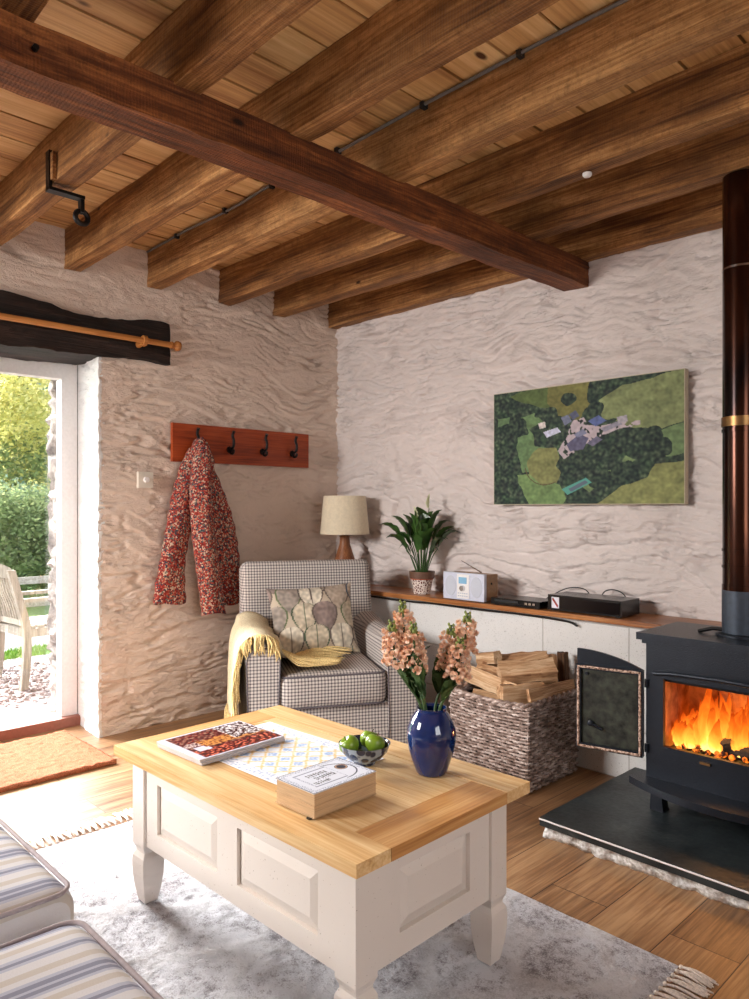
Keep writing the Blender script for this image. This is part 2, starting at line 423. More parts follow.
def bowl_mat():
    t = NT('blue_white_ceramic'); v = t.coord(); f = t.voronoi(v, 42, 'DISTANCE_TO_EDGE'); n = t.voronoi(v, 42)
    t.base(t.ramp(n, [(.5, (24, 36, 66)), (.62, (138, 152, 166))])); return t.set(.15)
M_bowl = bowl_mat()
M_apple = plain('green_apple', (118, 146, 40), .3, var=.14, nscale=16)
M_pages = None
def pages_mat(name, c, rough=.8):
    t = NT(name); v = t.coord((.02, .02, 1)); n = t.noise(v, 900, 2, .5); t.base(t.ramp(n, [(.35, tuple(int(x*.9) for x in c)), (.6, c)])); t.bump(n, .2, .001); return t.set(rough)
M_pages = pages_mat('cream_page_edges', (206, 172, 132))
M_magpages = pages_mat('grey_page_edges', (200, 194, 196), .5)
M_print = print_mat('printed_matt', .6); M_gloss = print_mat('printed_gloss', .3); M_canvas = print_mat('canvas_print', .75)
M_canvas_edge = plain('canvas_edge', (196, 184, 162), .8, nb=.2, nscale=300)
M_black = plain('black_plastic', (14, 14, 18), .22, var=.1)
M_blackmatte = plain('black_matte', (22, 22, 24), .6)
M_silver = plain('silver_plastic', (206, 210, 226), .4, .1, var=.02)
M_radiowood = plain('radio_side_veneer', (150, 112, 74), .4, var=.1)
M_grille = plain('radio_grille', (196, 200, 212), .55, .1, var=.05, nscale=500)
def lcd_mat():
    t = NT('lcd_screen'); t.base((120, 160, 186)); t.b.inputs['Emission Color'].default_value = lin((120, 170, 200)); t.b.inputs['Emission Strength'].default_value = .25; return t.set(.15)
M_lcd = lcd_mat()
M_chrome = plain('chrome', (210, 210, 212), .18, 1, var=.02)
M_stove = plain('cast_iron_blueblack', (30, 35, 44), .34, .5, nb=.25, nscale=240, var=.12)
M_stovein = plain('sooty_door_lining', (40, 42, 36), .45, .3, nb=.3, nscale=30, var=.6)
def rope_mat():
    t = NT('rope_seal'); n = t.noise(t.coord(), 120, 3); t.base(t.ramp(n, [(.38, (92, 60, 44)), (.6, (206, 178, 160))])); t.bump(n, .6, .004); return t.set(.9)
M_rope = rope_mat()
def fbrick_mat():
    t = NT('firebrick'); v = t.coord(); n = t.noise(v, 18, 4); t.base(t.ramp(n, [(.3, (120, 74, 46)), (.7, (206, 150, 98))])); t.bump(n, .3, .005); return t.set(.9)
M_fbrick = fbrick_mat()
def flue_mat():
    t = NT('heat_bronzed_flue'); n = t.noise(t.coord((1, 1, .35)), 4, 3, .5, 1.0); t.base(t.ramp(n, [(.3, (30, 22, 22)), (.55, (74, 44, 32)), (.75, (120, 76, 54))])); return t.set(.2, .9)
M_flue = flue_mat()
M_brass = plain('brass_collar', (140, 106, 68), .35, .9)
M_flue_grey = plain('flue_base_grey', (62, 70, 82), .45, .5)
def slate_mat():
    t = NT('slate_hearth'); v = t.coord(); n = t.noise(v, 6, 6, .65, .8); n2 = t.noise(v, 60, 4); t.base(t.ramp(n, [(.3, (26, 31, 34)), (.6, (44, 51, 53)), (.8, (84, 86, 84))])); t.bump(t.math('ADD', n, t.math('MULTIPLY', n2, .5)), .35, .006); return t.set(t.math('MULTIPLY_ADD', n2, .3, .28))
M_slate = slate_mat()
M_mortar = plain('crumbly_mortar', (226, 212, 200), .95, nb=1.0, nscale=70, var=.28)
def wicker_mat():
    t = NT('grey_wicker'); n = t.noise(t.coord((1, 1, 2.5)), 26, 3, .6); t.base(t.ramp(n, [(.34, (98, 78, 68)), (.5, (156, 134, 124)), (.66, (212, 196, 188))])); return t.set(.6)
M_wicker = wicker_mat()
M_log = wood('split_firewood', ((128, 84, 54), (200, 154, 112), (238, 206, 168)), 0, 2.2, .8, 1.0, False, True)
M_bark = wood('bark', ((44, 28, 20), (86, 58, 40), (126, 90, 62)), 0, 2, .9, 1.2, False, True)
M_char = plain('charred_wood', (26, 20, 18), .9, nb=.8)
def rug_mat():
    t = NT('shaggy_trellis_rug'); tcn = t.new('TexCoord'); s = t.new('SeparateXYZ'); v0 = t.coord()
    nz = t.new('TexNoise'); nz.inputs['Scale'].default_value = 7; nz.inputs['Detail'].default_value = 3; t.link(v0, nz.inputs['Vector'])
    ad = t.new('VectorMath', operation='MULTIPLY_ADD'); t.link(nz.outputs['Color'], ad.inputs[0]); ad.inputs[1].default_value = (.09, .09, 0); t.link(tcn.outputs['Object'], ad.inputs[2]); t.link(ad.outputs[0], s.inputs[0])
    k = 2*PI/.30
    a = t.math('COSINE', t.math('MULTIPLY', s.outputs['X'], k)); b = t.math('COSINE', t.math('MULTIPLY', s.outputs['Y'], k*.8))
    d = t.math('ABSOLUTE', t.math('ADD', a, b))
    pat = t.ramp(d, [(.25, (255, 255, 255)), (.7, (0, 0, 0))])
    n = t.noise(v0, 45, 5, .7); n2 = t.noise(v0, 4, 3)
    hf = t.noise(v0, 230, 3, .7); patch = t.ramp(t.math('ADD', t.math('ADD', t.math('MULTIPLY', n, .6), t.math('MULTIPLY', n2, .5)), t.math('MULTIPLY_ADD', hf, .5, -.25)), [(.40, (140, 134, 140)), (.58, (224, 224, 230))])
    col = t.mix(t.math('MULTIPLY', pat, .5), patch, (230, 229, 232)); t.base(col)
    n3 = t.noise(v0, 160, 4, .75); t.bump(t.math('ADD', t.math('ADD', n3, n), t.math('MULTIPLY', pat, .8)), .9, .012); return t.set(.95, spec=.1)
M_rug = rug_mat()
M_tassel = plain('rug_tassel_cotton', (224, 212, 202), .95, nb=.5, nscale=160, var=.1)
M_coir = plain('coir', (166, 104, 78), .98, nb=1.0, nscale=260, var=.3, spec=.05)
def stripe_mat():
    t = NT('striped_cushion_fabric'); tcn = t.new('TexCoord'); s = t.new('SeparateXYZ'); t.link(tcn.outputs['Object'], s.inputs[0])
    f = t.math('FRACT', t.math('MULTIPLY', s.outputs['X'], 1/.17))
    W, G, L, B, T = (216, 214, 216), (142, 143, 160), (184, 187, 202), (74, 74, 88), (202, 194, 186)
    stops = [(0, W), (.1, L), (.16, G), (.21, L), (.26, W), (.40, T), (.50, W), (.58, L), (.63, G), (.70, L), (.74, G), (.80, L), (.84, W), (.9, T)]
    t.base(t.ramp(f, stops, 'CONSTANT')); n = t.noise(t.coord(), 300, 2); t.bump(n, .3, .002); return t.set(.85, spec=.15)
M_stripe = stripe_mat()
M_sofa = plain('sofa_base_fabric', (150, 120, 98), .9, nb=.2, nscale=200)
M_pipe_light = plain('light_piping', (168, 156, 158), .85)
def floral_mat():
    t = NT('ditsy_floral_cotton'); v = t.coord(); vor = t.new('TexVoronoi'); vor.inputs['Scale'].default_value = 135; t.link(v, vor.inputs['Vector'])
    sp = t.new('SeparateColor'); t.link(vor.outputs['Color'], sp.inputs[0])
    c = t.ramp(sp.outputs[0], [(0, (136, 44, 38)), (.24, (170, 74, 60)), (.40, (190, 166, 146)), (.52, (52, 58, 70)), (.66, (108, 36, 34)), (.78, (92, 100, 92)), (.89, (178, 126, 104))], 'CONSTANT')
    n = t.noise(v, 40, 3); t.base(c); t.bump(n, .35, .006); return t.set(.8, spec=.2)
M_floral = floral_mat()
M_plate = plain('cream_switch', (222, 212, 198), .35, var=.02)
M_darkcord = plain('black_cable', (16, 15, 16), .5)
M_glass = None
def glass_mat():
    t = NT('window_glass'); tr = t.new('BsdfTransparent'); gl = t.new('BsdfGlossy'); gl.inputs['Roughness'].default_value = .02
    mx = t.new('MixShader'); mx.inputs[0].default_value = .04; t.link(tr.outputs[0], mx.inputs[1]); t.link(gl.outputs[0], mx.inputs[2]); t.link(mx.outputs[0], t.out.inputs[0]); return t.m
M_glass = glass_mat()
def stone_mat():
    t = NT('rubble_stone'); v = t.coord(); n = t.noise(v, 14, 5, .65); t.base(t.ramp(n, [(.3, (92, 82, 78)), (.5, (150, 138, 130)), (.7, (200, 190, 180))])); t.bump(n, .8, .02); return t.set(.9)
M_stone = stone_mat()
def gravel_mat():
    t = NT('gravel'); v = t.coord(); vor = t.new('TexVoronoi'); vor.inputs['Scale'].default_value = 24; t.link(v, vor.inputs['Vector'])
    sp = t.new('SeparateColor'); t.link(vor.outputs['Color'], sp.inputs[0]); t.base(t.ramp(sp.outputs[0], [(0, (140, 124, 120)), (.5, (172, 154, 150)), (1, (192, 182, 178))]))
    t.bump(t.math('SUBTRACT', 1, vor.outputs['Distance']), .9, .03); return t.set(.9)
M_gravel = gravel_mat()
M_paving = plain('threshold_paving', (128, 126, 124), .9, nb=.4, nscale=20, var=.15)
M_road = plain('pale_lane', (140, 140, 142), .9, nb=.3, nscale=30)
M_grassground = plain('meadow', (96, 128, 58), .95, nb=.5, nscale=30, var=.2)
M_grass = leaf_mat('grass_blades', (92, 132, 48), (140, 172, 74), .8, 30)
M_teak = wood('weathered_teak', ((118, 110, 98), (156, 146, 132), (184, 176, 162)), 2, 2, .8, .3, False)
M_fence = wood('grey_fence_wood', ((120, 112, 102), (160, 152, 140), (196, 188, 176)), 0, 2, .85, .4, False)
# ------------------------------------------------------------------ structure
ROOM_X, ROOM_Y, CEIL = 5.1, -4.85, 2.61
def stone_h(s, z, seed, amp=1.0):
    """relief of a lime-washed rubble wall, s along the wall: ledges of flat stones, narrow gaps, soft lumps"""
    w1 = N(s*1.2+seed, z*1.4, 3.1); w2 = N(s*4.2+seed, z*5, 1.3); w3 = N(s*11, z*13+seed, 6.3)
    zz = z + .11*w1 + .040*w2 + .012*w3 + s*.07
    q = zz*11 + 1.7*N(s*2.3+seed, zz*3.2, 8.8)
    fr_ = q-math.floor(q); row = math.floor(q)
    saw = fr_*(1-sst(.86, 1.0, fr_)) - .43
    mask = sst(-.25, .35, N(s*2.6+row*3.7, row*1.9+seed, 2.2))
    q2 = zz*23 + 2.2*N(s*4.1+seed, zz*6, 4.8); f2 = q2-math.floor(q2); saw2 = f2*(1-sst(.8, 1.0, f2))-.4
    m2 = sst(-.1, .4, N(s*5+math.floor(q2)*2.3, seed, 7.1))
    c1 = abs(N(s*2.3+seed, zz*19, 21.0)); c2 = abs(N(s*5.5+seed, zz*36, 31.0))
    gap = (1-sst(0, .10, c1))*sst(.0, .28, N(s*2.6, zz*4+seed, 15.0)); gap2 = (1-sst(0, .13, c2))*sst(.0, .30, N(s*4.2, zz*7+seed, 17.0))
    lump = N(s*1.7, z*5+seed, 12.0); f = N(s*24, z*44, seed)
    return amp*(-.014*saw*mask*1.25 - .009*saw2*m2 - .021*gap - .014*gap2 + .010*lump + .0034*f)
# left wall with doorway opening
D0, D1, DH = -2.70, -1.655, 2.00      # doorway in the wall plane (y from, y to, height)
def lines(segs):
    out = []
    for a, b, d in segs:
        n = max(1, int(round((b-a)/d)))
        out += [a+(b-a)*i/n for i in range(n)]
    out.append(segs[-1][1]); return out
def relief(name, ss, zs, place, seed, mat, keep=None, amp=1.0, fade=None):
    vs = []; fs = []
    for s in ss:
        for z in zs:
            h = stone_h(s, z, seed, amp)
            if fade: h = fade(s, z, h)
            vs.append(place(s, z, h))
    nz = len(zs)
    for i in range(len(ss)-1):
        for j in range(nz-1):
            if keep and not keep((ss[i]+ss[i+1])/2, (zs[j]+zs[j+1])/2): continue
            a = i*nz+j; fs.append((a, a+nz, a+nz+1, a+1))
    me = bpy.data.meshes.new(name); me.from_pydata(vs, [], fs); me.materials.append(mat)
    me.update()
    for p in me.polygons: p.use_smooth = True
    o = bpy.data.objects.new(name, me); COL.objects.link(o); o['kind'] = 'structure'; return o
def fadeL(s, z, h):
    return h
ZS = lines([(0, 2.62, .0072)])
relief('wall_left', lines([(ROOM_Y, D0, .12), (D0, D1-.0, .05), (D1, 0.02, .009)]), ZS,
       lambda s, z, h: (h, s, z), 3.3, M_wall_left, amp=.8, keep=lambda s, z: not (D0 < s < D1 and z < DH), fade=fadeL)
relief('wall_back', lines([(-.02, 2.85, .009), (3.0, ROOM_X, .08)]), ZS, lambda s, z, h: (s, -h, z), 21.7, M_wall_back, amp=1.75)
# white reveal of the doorway, rough edged
def reveal_place(s, z, h):
    jag = .010*N(z*17, 4, 4)+.005*N(z*45, 2, 4)
    if s <= .34:
        t = s/.34; xe = stone_h(D1, z, 3.3, .8)+.004
        return (-.34*(1-t)+xe*t, D1+.028*(1-t)+(jag-.004)*t-.9*h*math.sin(PI*t)-.004*N(z*40, s*40, 4)*t, z)
    q = (s-.34)/.035
    return (stone_h(D1+(s-.34), z, 3.3, .8)+.004*(1-q)-.004*q, D1+(jag-.004)*(1-q)+(s-.34), z)
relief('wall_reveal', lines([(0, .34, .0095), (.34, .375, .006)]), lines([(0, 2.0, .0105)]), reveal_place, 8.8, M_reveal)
bm = BM(); box(bm, -.34, 0, D0-.02, D0+.0, 0, 2.0); struct('wall_reveal_far', bm, M_reveal)
bm = BM(); box(bm, ROOM_X, ROOM_X+.1, ROOM_Y, -3.25, 0, 2.7); box(bm, ROOM_X, ROOM_X+.1, -1.95, .1, 0, 2.7); box(bm, ROOM_X, ROOM_X+.1, -3.25, -1.95, 0, .85); box(bm, ROOM_X, ROOM_X+.1, -3.25, -1.95, 2.1, 2.7); struct('wall_right', bm, M_plain)
bm = BM(); box(bm, -.4, .2, ROOM_Y-.1, ROOM_Y, 0, 2.7); box(bm, 1.36, ROOM_X+.1, ROOM_Y-.1, ROOM_Y, 0, 2.7); box(bm, .2, 1.36, ROOM_Y-.1, ROOM_Y, 0, 1.3); box(bm, .2, 1.36, ROOM_Y-.1, ROOM_Y, 2.38, 2.7); struct('wall_front', bm, M_plain)
bm = BM()
for (x0, x1, z0, z1) in ((.2, 1.36, 1.3, 1.36), (.2, 1.36, 2.32, 2.38), (.2, .26, 1.36, 2.32), (1.30, 1.36, 1.36, 2.32), (.76, .80, 1.36, 2.32)): box(bm, x0, x1, ROOM_Y-.08, ROOM_Y-.03, z0, z1)
struct('window_1', bm, M_white)
bm = BM()
for (y0, y1, z0, z1) in ((-3.25, -1.95, .85, .91), (-3.25, -1.95, 2.04, 2.1), (-3.25, -3.19, .91, 2.04), (-2.01, -1.95, .91, 2.04), (-2.63, -2.57, .91, 2.04)): box(bm, ROOM_X+.03, ROOM_X+.08, y0, y1, z0, z1)
struct('window_2', bm, M_white)
# floor
bm = BM(); box(bm, -.36, ROOM_X+.1, ROOM_Y-.1, .1, -.06, 0); struct('floor', bm, M_floor)
# ceiling boards run along y, 18 cm wide
bm = BM(); lay = bm.verts.layers.float.new('board'); x = -.12; k = 0
while x < ROOM_X+.1:
    w = .18; dz = random.uniform(0, .003); vs = box(bm, x+.0055, x+w-.0055, ROOM_Y-.1, .1, CEIL+dz, CEIL+.02); r = random.random()
    for v in vs: v[lay] = r
    x += w
vs = box(bm, -.4, ROOM_X+.1, ROOM_Y-.1, .1, CEIL+.022, CEIL+.05)
struct('ceiling', bm, M_board)
# low painted block ledge along the back wall
bm = BM(); sub_box(bm, .0, ROOM_X, -.24, -.0, 0, .684, .05, lambda p: p+Vector((0, .004*N(p.x*6, p.z*6, 2) if p.y < -.2 else 0, 0))); struct('wall_plinth', bm, M_block, smooth=True)
# outer leaf of the wall around the doorway: rubble stone
def rough(a, sc=9, sz=14):
    def f(p): return p+Vector((N(p.x*sc, p.y*sc, p.z*sz), N(p.y*sc+5, p.z*sz, p.x*sc), N(p.z*sc+9, p.x*sc, p.y*sc)*.5))*a
    return f
bm = BM(); sub_box(bm, -.64, -.40, -1.672, -.0, -.12, 2.8, .03, rough(.035, 11, 26)); struct('wall_outer_right', bm, M_stone, smooth=True)
bm = BM(); sub_box(bm, -.66, -.40, -4.9, -2.72, -.12, 2.8, .12, rough(.03)); sub_box(bm, -.66, -.40, -2.9, -1.6, 1.96, 2.8, .04, rough(.03, 11, 22)); struct('wall_outer_left', bm, M_stone, smooth=True)
# door frame (fixed glazed door) in the opening
def fr(name, cuts, mat, parent=None, w=.004):
    bm = BM()
    for c in cuts: box(bm, *c)
    bevel(bm, w, 2); return struct(name, bm, mat, parent=parent)
dr = fr('door_1', [(-.40, -.335, -1.72, -1.632, .03, 2.0), (-.40, -.335, D0+.0, D0+.09, .03, 2.0), (-.40, -.335, D0+.09, -1.72, 1.91, 2.0)], M_white)
fr('door_sill', [(-.46, -.29, D0, -1.63, -.02, .052)], M_sill, dr, .01)
bm = BM(); box(bm, -.372, -.366, D0+.09, -1.722, .05, 1.91); struct('door_glass', bm, M_glass, parent=dr)
bm = BM(); box(bm, -.336, -.328, -1.728, -1.718, 1.03, 1.06); struct('door_latch_plate', bm, M_chrome, parent=dr)

# lintel: old dark beam over the doorway
def lintel():
    top = [(-2.95, 2.235), (-2.5, 2.245), (-2.145, 2.232), (-2.01, 2.226), (-1.88, 2.205), (-1.79, 2.19), (-1.66, 2.192), (-1.5, 2.205), (-1.38, 2.225), (-1.262, 2.226)]
    bot = [(-2.95, 1.985), (-2.5, 1.98), (-2.145, 1.975), (-2.01, 1.978), (-1.88, 1.98), (-1.79, 1.985), (-1.66, 1.990), (-1.5, 2.006), (-1.38, 2.005), (-1.275, 1.992)]
    bm = BM(); n = 60
    def at(prof, y):
        for (a, za), (b, zb) in zip(prof, prof[1:]):
            if a <= y <= b: return za+(zb-za)*(y-a)/(b-a)
        return prof[-1][1]
    rings = []
    for i in range(n+1):
        y = -2.95+(1.685)*i/n; zt, zb = at(top, y), at(bot, y)
        ring = []
        pts = [(-.30, zb)] + [(-.30+.335*k/6, zb) for k in range(1, 7)] + [(.035, zb+(zt-zb)*k/8) for k in range(1, 9)] + [(-.30, zt)]
        for (px, pz) in pts:
            q = .006*N(y*9, px*20, pz*20)+.004*N(y*30, px*50, pz*60)
            ring.append(bm.verts.new((px+(q*2 if px > 0 else 0), y, pz+q)))
        rings.append(ring)
    for a, b in zip(rings, rings[1:]):
        for i in range(len(a)): bm.faces.new([a[i], a[(i+1) % len(a)], b[(i+1) % len(a)], b[i]])
    bm.faces.new(rings[0]); bm.faces.new(rings[-1])
    return solo('lintel_beam', bm, M_lintel, 'black old timber lintel over the garden doorway, behind the curtain pole', 'lintel', smooth=True)
lintel()
# ------------------------------------------------------------------ beams
def beam_bm(x0, x1, y0, y1, z0, z1, seed=0, wob=.006, axis=0):
    bm = BM()
    def f(p):
        s = p[axis]; q = Vector((0, 0, 0)); o = 1 if axis == 0 else 0
        q[o] = wob*1.6*N(s*1.7, seed, p.z*3)+wob*.5*N(s*9, p.z*9, seed)
        q.z = (wob*N(s*2.1, p[o]*6, seed+5)+wob*.5*N(s*11, p[o]*11, seed)) if p.z < z1-.01 else 0
        return p+q
    sub_box(bm, x0, x1, y0, y1, z0, z1, .035, f); return bevel(bm, .005, 2, 50)
JY = [(-.075, .0, 'deep brown ceiling joist lying against the back wall'),
      (-.525, -.445, 'ceiling joist second from the back wall, with the flue rising to it'),
      (-.925, -.845, 'ceiling joist third from the back wall, its end curved in the plaster'),
      (-1.385, -1.303, 'ceiling joist with a grey cable clipped along its top edge'),
      (-1.83, -1.748, 'ceiling joist between the cable joist and the joist with the iron hook'),
      (-2.245, -2.16, 'ceiling joist carrying the black iron ring hook'),
      (-2.70, -2.62, 'dark ceiling joist just showing in the top left corner of the photo')]
for i, (y0, y1, lb) in enumerate(JY):
    solo('ceiling_joist', beam_bm(-.03, ROOM_X, y0, y1, 2.414, CEIL-.001, i*3.7), M_joist, lb, 'beam', 'joists under the board ceiling', smooth=True)
t = thing('binder_beam', 'dark rough cross beam running beneath all the joists into the back wall', 'beam', (1.865, 0, 2.298), math.radians(-0.9))
bm = beam_bm(-.115, .02, -3.9, .03, -.002, .120, 44, .009, 1)
part('timber', bm, M_binder, t, smooth=True)
bm = BM(); tube(bm, [(.0225, -2.62, .05), (.036, -2.62, .05)], .008, 8); part('peg', bm, M_iron, t)
# cable along the joist with clips
t = thing('electric_cable', 'grey cable clipped along the top side of a ceiling joist', 'cable', (0, -1.395, 2.60))
bm = BM(); pts = [(x*.14+.03, .004*math.sin(x*1.3)-.004, -.006+.004*math.sin(x*.9)) for x in range(0, 34)]; tube(bm, smooth_pts(pts, 3), .006, 6); part('cable', bm, plain('grey_cable', (112, 110, 108), .4), t, True)
for x in (.35, .8, 1.17, 1.6, 2.05, 2.45, 2.85):
    bm = BM(); box(bm, x-.008, x+.008, -.014, .012, -.016, .004); part('clip', bm, M_blackmatte, t)
bm = BM(); lathe(bm, [(.0, 0), (.013, .002), (.017, .008), (.017, .014)], 16, (2.385, -.885, 2.398)); solo('ceiling_fitting', bm, M_white, 'small round white fitting under the dark joists near the middle', 'ceiling fitting')
# iron hook on the joist
t = thing('iron_hook', 'black wrought iron strap hook with a ring, on a ceiling joist at left', 'hook', (.95, -2.19, 2.414))
bm = BM()
def strap(bm, pts, w=.026, th=.008):
    pts = smooth_pts(pts, 4); tube(bm, pts, w/2, 4, True, th/w*1.6)
box(bm, -.017, .017, -.072, -.060, -.026, .115); bevel(bm, .003, 1); part('strap', bm, M_iron, t)
bm = BM(); box(bm, -.019, .019, -.072, .062, -.032, -.020); bevel(bm, .003, 1); part('strap', bm, M_iron, t)
bm = BM(); box(bm, -.014, .014, .048, .062, -.082, -.026); bevel(bm, .003, 1); part('strap', bm, M_iron, t)
bm = BM(); ring = [(.0, .056+.024*math.sin(a), -.098+.024*math.cos(a)) for a in [2*PI*i/20 for i in range(21)]]; tube(bm, ring, .0105, 8, False); part('ring', bm, M_iron, t, True)
bm = BM(); box(bm, .024, .046, -.070, -.056, .0, .10); bevel(bm, .002, 1); part('wooden_wedge', bm, M_joist, t)

# ------------------------------------------------------------------ curtain pole, rack, coat, switch
t = thing('curtain_pole', 'varnished pine curtain pole with ball finial above the garden door', 'curtain pole', (.095, -1.45, 2.093))
bm = BM(); tube(bm, [(0, -1.5, .0), (0, .165, 0)], .0155, 16); part('pole', bm, M_pole, t, True)
Mx = Matrix.Rotation(-PI/2, 4, 'X')
bm = BM(); lathe(bm, [(.0, -.005), (.02, -.004), (.02, .006), (.012, .010), (.017, .018), (.027, .028), (.029, .038), (.025, .05), (.012, .058), (.0, .060)], 20, (0, 0, 0), M=Matrix.Translation((0, .16, 0)) @ Mx); part('finial', bm, M_pole, t, True)
bm = BM(); tube(bm, [(0, -.008, 0), (0, .012, 0)], .027, 20); part('ring_collar', bm, M_pole, t, True)
bm = BM(); tube(bm, [(-.06, 0, -.012), (-.02, 0, -.012), (0, 0, -.02)], [.02, .012, .014], 12); part('bracket', bm, M_pole, t, True)

t = thing('coat_rack', 'red-brown wooden peg rail with four black iron hooks on the left wall', 'coat rack', (.03, -.768, 1.46))
part('back_board', bbox(-.012, .012, -.485, .485, 0, .217, .004), M_rack, t)
for hy in (-1.105, -.871, -.634, -.405):
    y = hy+.755
    h = BM()
    tube(h, smooth_pts([(.014, y, .10), (.03, y, .09), (.055, y, .10), (.06, y, .135), (.048, y, .165), (.06, y, .19)], 5), [.008]*25+[.011], 8)
    tube(h, smooth_pts([(.014, y, .085), (.035, y, .062), (.055, y, .066), (.06, y, .085)], 5), .008, 8)
    lathe(h, [(.0, 0), (.02, .0), (.018, .008), (.0, .012)], 14, M=Matrix.Translation((.012, y, .085)) @ Matrix.Rotation(PI/2, 4, 'Y'))
    part('hook', h, M_iron, t, True)

def coat():
    t = thing('floral_jacket', 'quilted jacket with tiny red floral print hanging from the peg rail', 'jacket', (.075, -1.12, .61))
    def lobe(name, rows, x0, seed, thick=.045, n=26):
        # rows: (z, yc, hw, depth-scale)
        bm = BM(); R = smooth_pts([(r[0], r[1], r[2]) for r in rows], 10); D = smooth_pts([(r[0], r[3], 0) for r in rows], 10)
        rings = []; m = len(R)
        for i, (p, d) in enumerate(zip(R, D)):
            ring = []
            for k in range(n):
                a = 2*PI*k/n; ca, sa = math.cos(a), math.sin(a)
                fold = 1+.13*math.sin(3*a+seed+p.x*5)+.10*N(p.x*9+seed, ca*2, sa*2)
                q = 1+.035*math.sin(p.x*70+seed)
                ring.append(bm.verts.new((x0+sa*thick*d.y*fold*q, p.y+ca*p.z*q, p.x+.008*math.sin(2*a+seed))))
            rings.append(ring)
        for a, b in zip(rings, rings[1:]):
            for k in range(n): bm.faces.new([a[k], a[(k+1) % n], b[(k+1) % n], b[k]])
        bm.faces.new(rings[0]); 
        # hollow hem
        last = rings[-1]; c = Vector((x0, R[-1].y, R[-1].x+.03)); inner = [bm.verts.new(c+(v.co-c)*.75) for v in last]
        for k in range(n): bm.faces.new([last[k], last[(k+1) % n], inner[(k+1) % n], inner[k]])
        bm.faces.new(inner)
        return part(name, bm, M_floral, t, 'all', world=True)
    lobe('body', [(1.555, -1.12, .02, .5), (1.50, -1.11, .055, .8), (1.36, -1.07, .09, 1), (1.15, -.995, .105, 1), (.95, -.955, .11, 1), (.75, -.915, .085, 1), (.64, -.90, .065, .9)], .075, 1.0, .04)
    lobe('sleeve', [(1.53, -1.14, .03, .6), (1.42, -1.165, .06, .9), (1.27, -1.20, .072, 1), (1.08, -1.235, .075, 1), (.90, -1.27, .076, 1), (.76, -1.285, .09, 1), (.675, -1.285, .098, .9)], .07, 2.5, .045)
    lobe('sleeve', [(1.545, -1.13, .03, .6), (1.46, -1.14, .05, .9), (1.30, -1.145, .062, 1), (1.10, -1.13, .066, 1), (.92, -1.105, .070, 1), (.75, -1.08, .070, 1), (.605, -1.06, .074, .9)], .155, 4.1, .055)
    lobe('collar', [(1.595, -1.11, .015, .4), (1.57, -1.115, .04, .8), (1.52, -1.11, .062, 1), (1.46, -1.10, .07, 1), (1.40, -1.10, .06, .7)], .10, 5.0, .05)
coat()
t = thing('light_switch', 'cream dimmer switch plate on the rough wall left of the peg rail', 'switch', (.012, -1.408, 1.31))
part('plate', bbox(0, .022, -.043, .043, 0, .086, .003), M_plate, t)
bm = BM(); lathe(bm, [(.016, 0), (.015, .014), (.0, .015)], 18, M=Matrix.Translation((.022, 0, .043)) @ Matrix.Rotation(PI/2, 4, 'Y')); part('knob', bm, M_white, t, True)

# ------------------------------------------------------------------ painting (aerial photograph on canvas)
random.seed(5)
CL = [(random.random(), random.random()) for _ in range(10)]
def inpoly(u, v, P):
    c = False; j = len(P)-1
    for i in range(len(P)):
        if (P[i][1] > v) != (P[j][1] > v) and u < (P[j][0]-P[i][0])*(v-P[i][1])/(P[j][1]-P[i][1]+1e-9)+P[i][0]: c = not c
        j = i
    return c
FIELDS = [([(.10, .04), (.30, -.05), (.40, .1), (.36, .2), (.2, .12)], (88, 104, 56)), ([(.33, -.05), (.56, -.1), (.56, .15), (.50, .30), (.40, .26), (.32, .14)], (116, 112, 60)),
          ([(.60, .16), (.72, .06), (1.05, -.02), (1.05, .36), (.90, .43), (.76, .40), (.62, .30)], (132, 140, 90)), ([(.57, 1.02), (.72, .86), (.84, .80), (.87, .70), (1.02, .68), (1.02, 1.02)], (140, 142, 84)),
          ([(.17, .24), (.25, .20), (.30, .30), (.22, .34), (.26, .5), (.40, .55), (.38, .7), (.18, .72), (.14, .5)], (104, 130, 82)), ([(.14, .74), (.22, .74), (.40, .84), (.43, .96), (.40, 1.02), (.22, 1.02)], (116, 142, 84)),
          ([(.20, .62), (.27, .52), (.38, .52), (.41, .66), (.38, .82), (.30, .84), (.22, .74)], (128, 128, 76)), ([(.02, .22), (.10, .22), (.10, .28), (.02, .3)], (98, 124, 80)), ([(.90, .44), (1.02, .38), (1.02, .62), (.92, .64)], (110, 132, 84)),
          ([(.50, .84), (.68, .72), (.74, .62), (.78, .66), (.70, .78), (.55, .9)], (116, 136, 86))]
TRACKS = [([(.43, .44), (.47, .30), (.52, .28), (.55, .36), (.70, .36), (.80, .34), (.80, .38), (.62, .44), (.52, .52), (.42, .62), (.39, .55)], (190, 172, 168))]
ROOFS = [([(.30, .38), (.38, .35), (.40, .39), (.32, .43)], (206, 206, 216)), ([(.27, .30), (.31, .29), (.315, .34), (.28, .35)], (220, 206, 190)), ([(.40, .27), (.44, .25), (.46, .31), (.42, .34)], (120, 124, 140)),
         ([(.445, .25), (.48, .22), (.50, .27), (.465, .30)], (88, 92, 110)), ([(.545, .32), (.60, .28), (.64, .33), (.585, .37)], (92, 104, 146)), ([(.43, .50), (.50, .42), (.55, .46), (.52, .55), (.45, .56)], (96, 92, 112)),
         ([(.47, .42), (.52, .38), (.54, .42), (.49, .45)], (130, 132, 150)), ([(.61, .39), (.70, .34), (.72, .37), (.63, .42)], (150, 144, 150)), ([(.69, .31), (.74, .30), (.745, .35), (.70, .36)], (176, 166, 166)), ([(.54, .5), (.59, .45), (.62, .48), (.57, .53)], (112, 106, 122))]
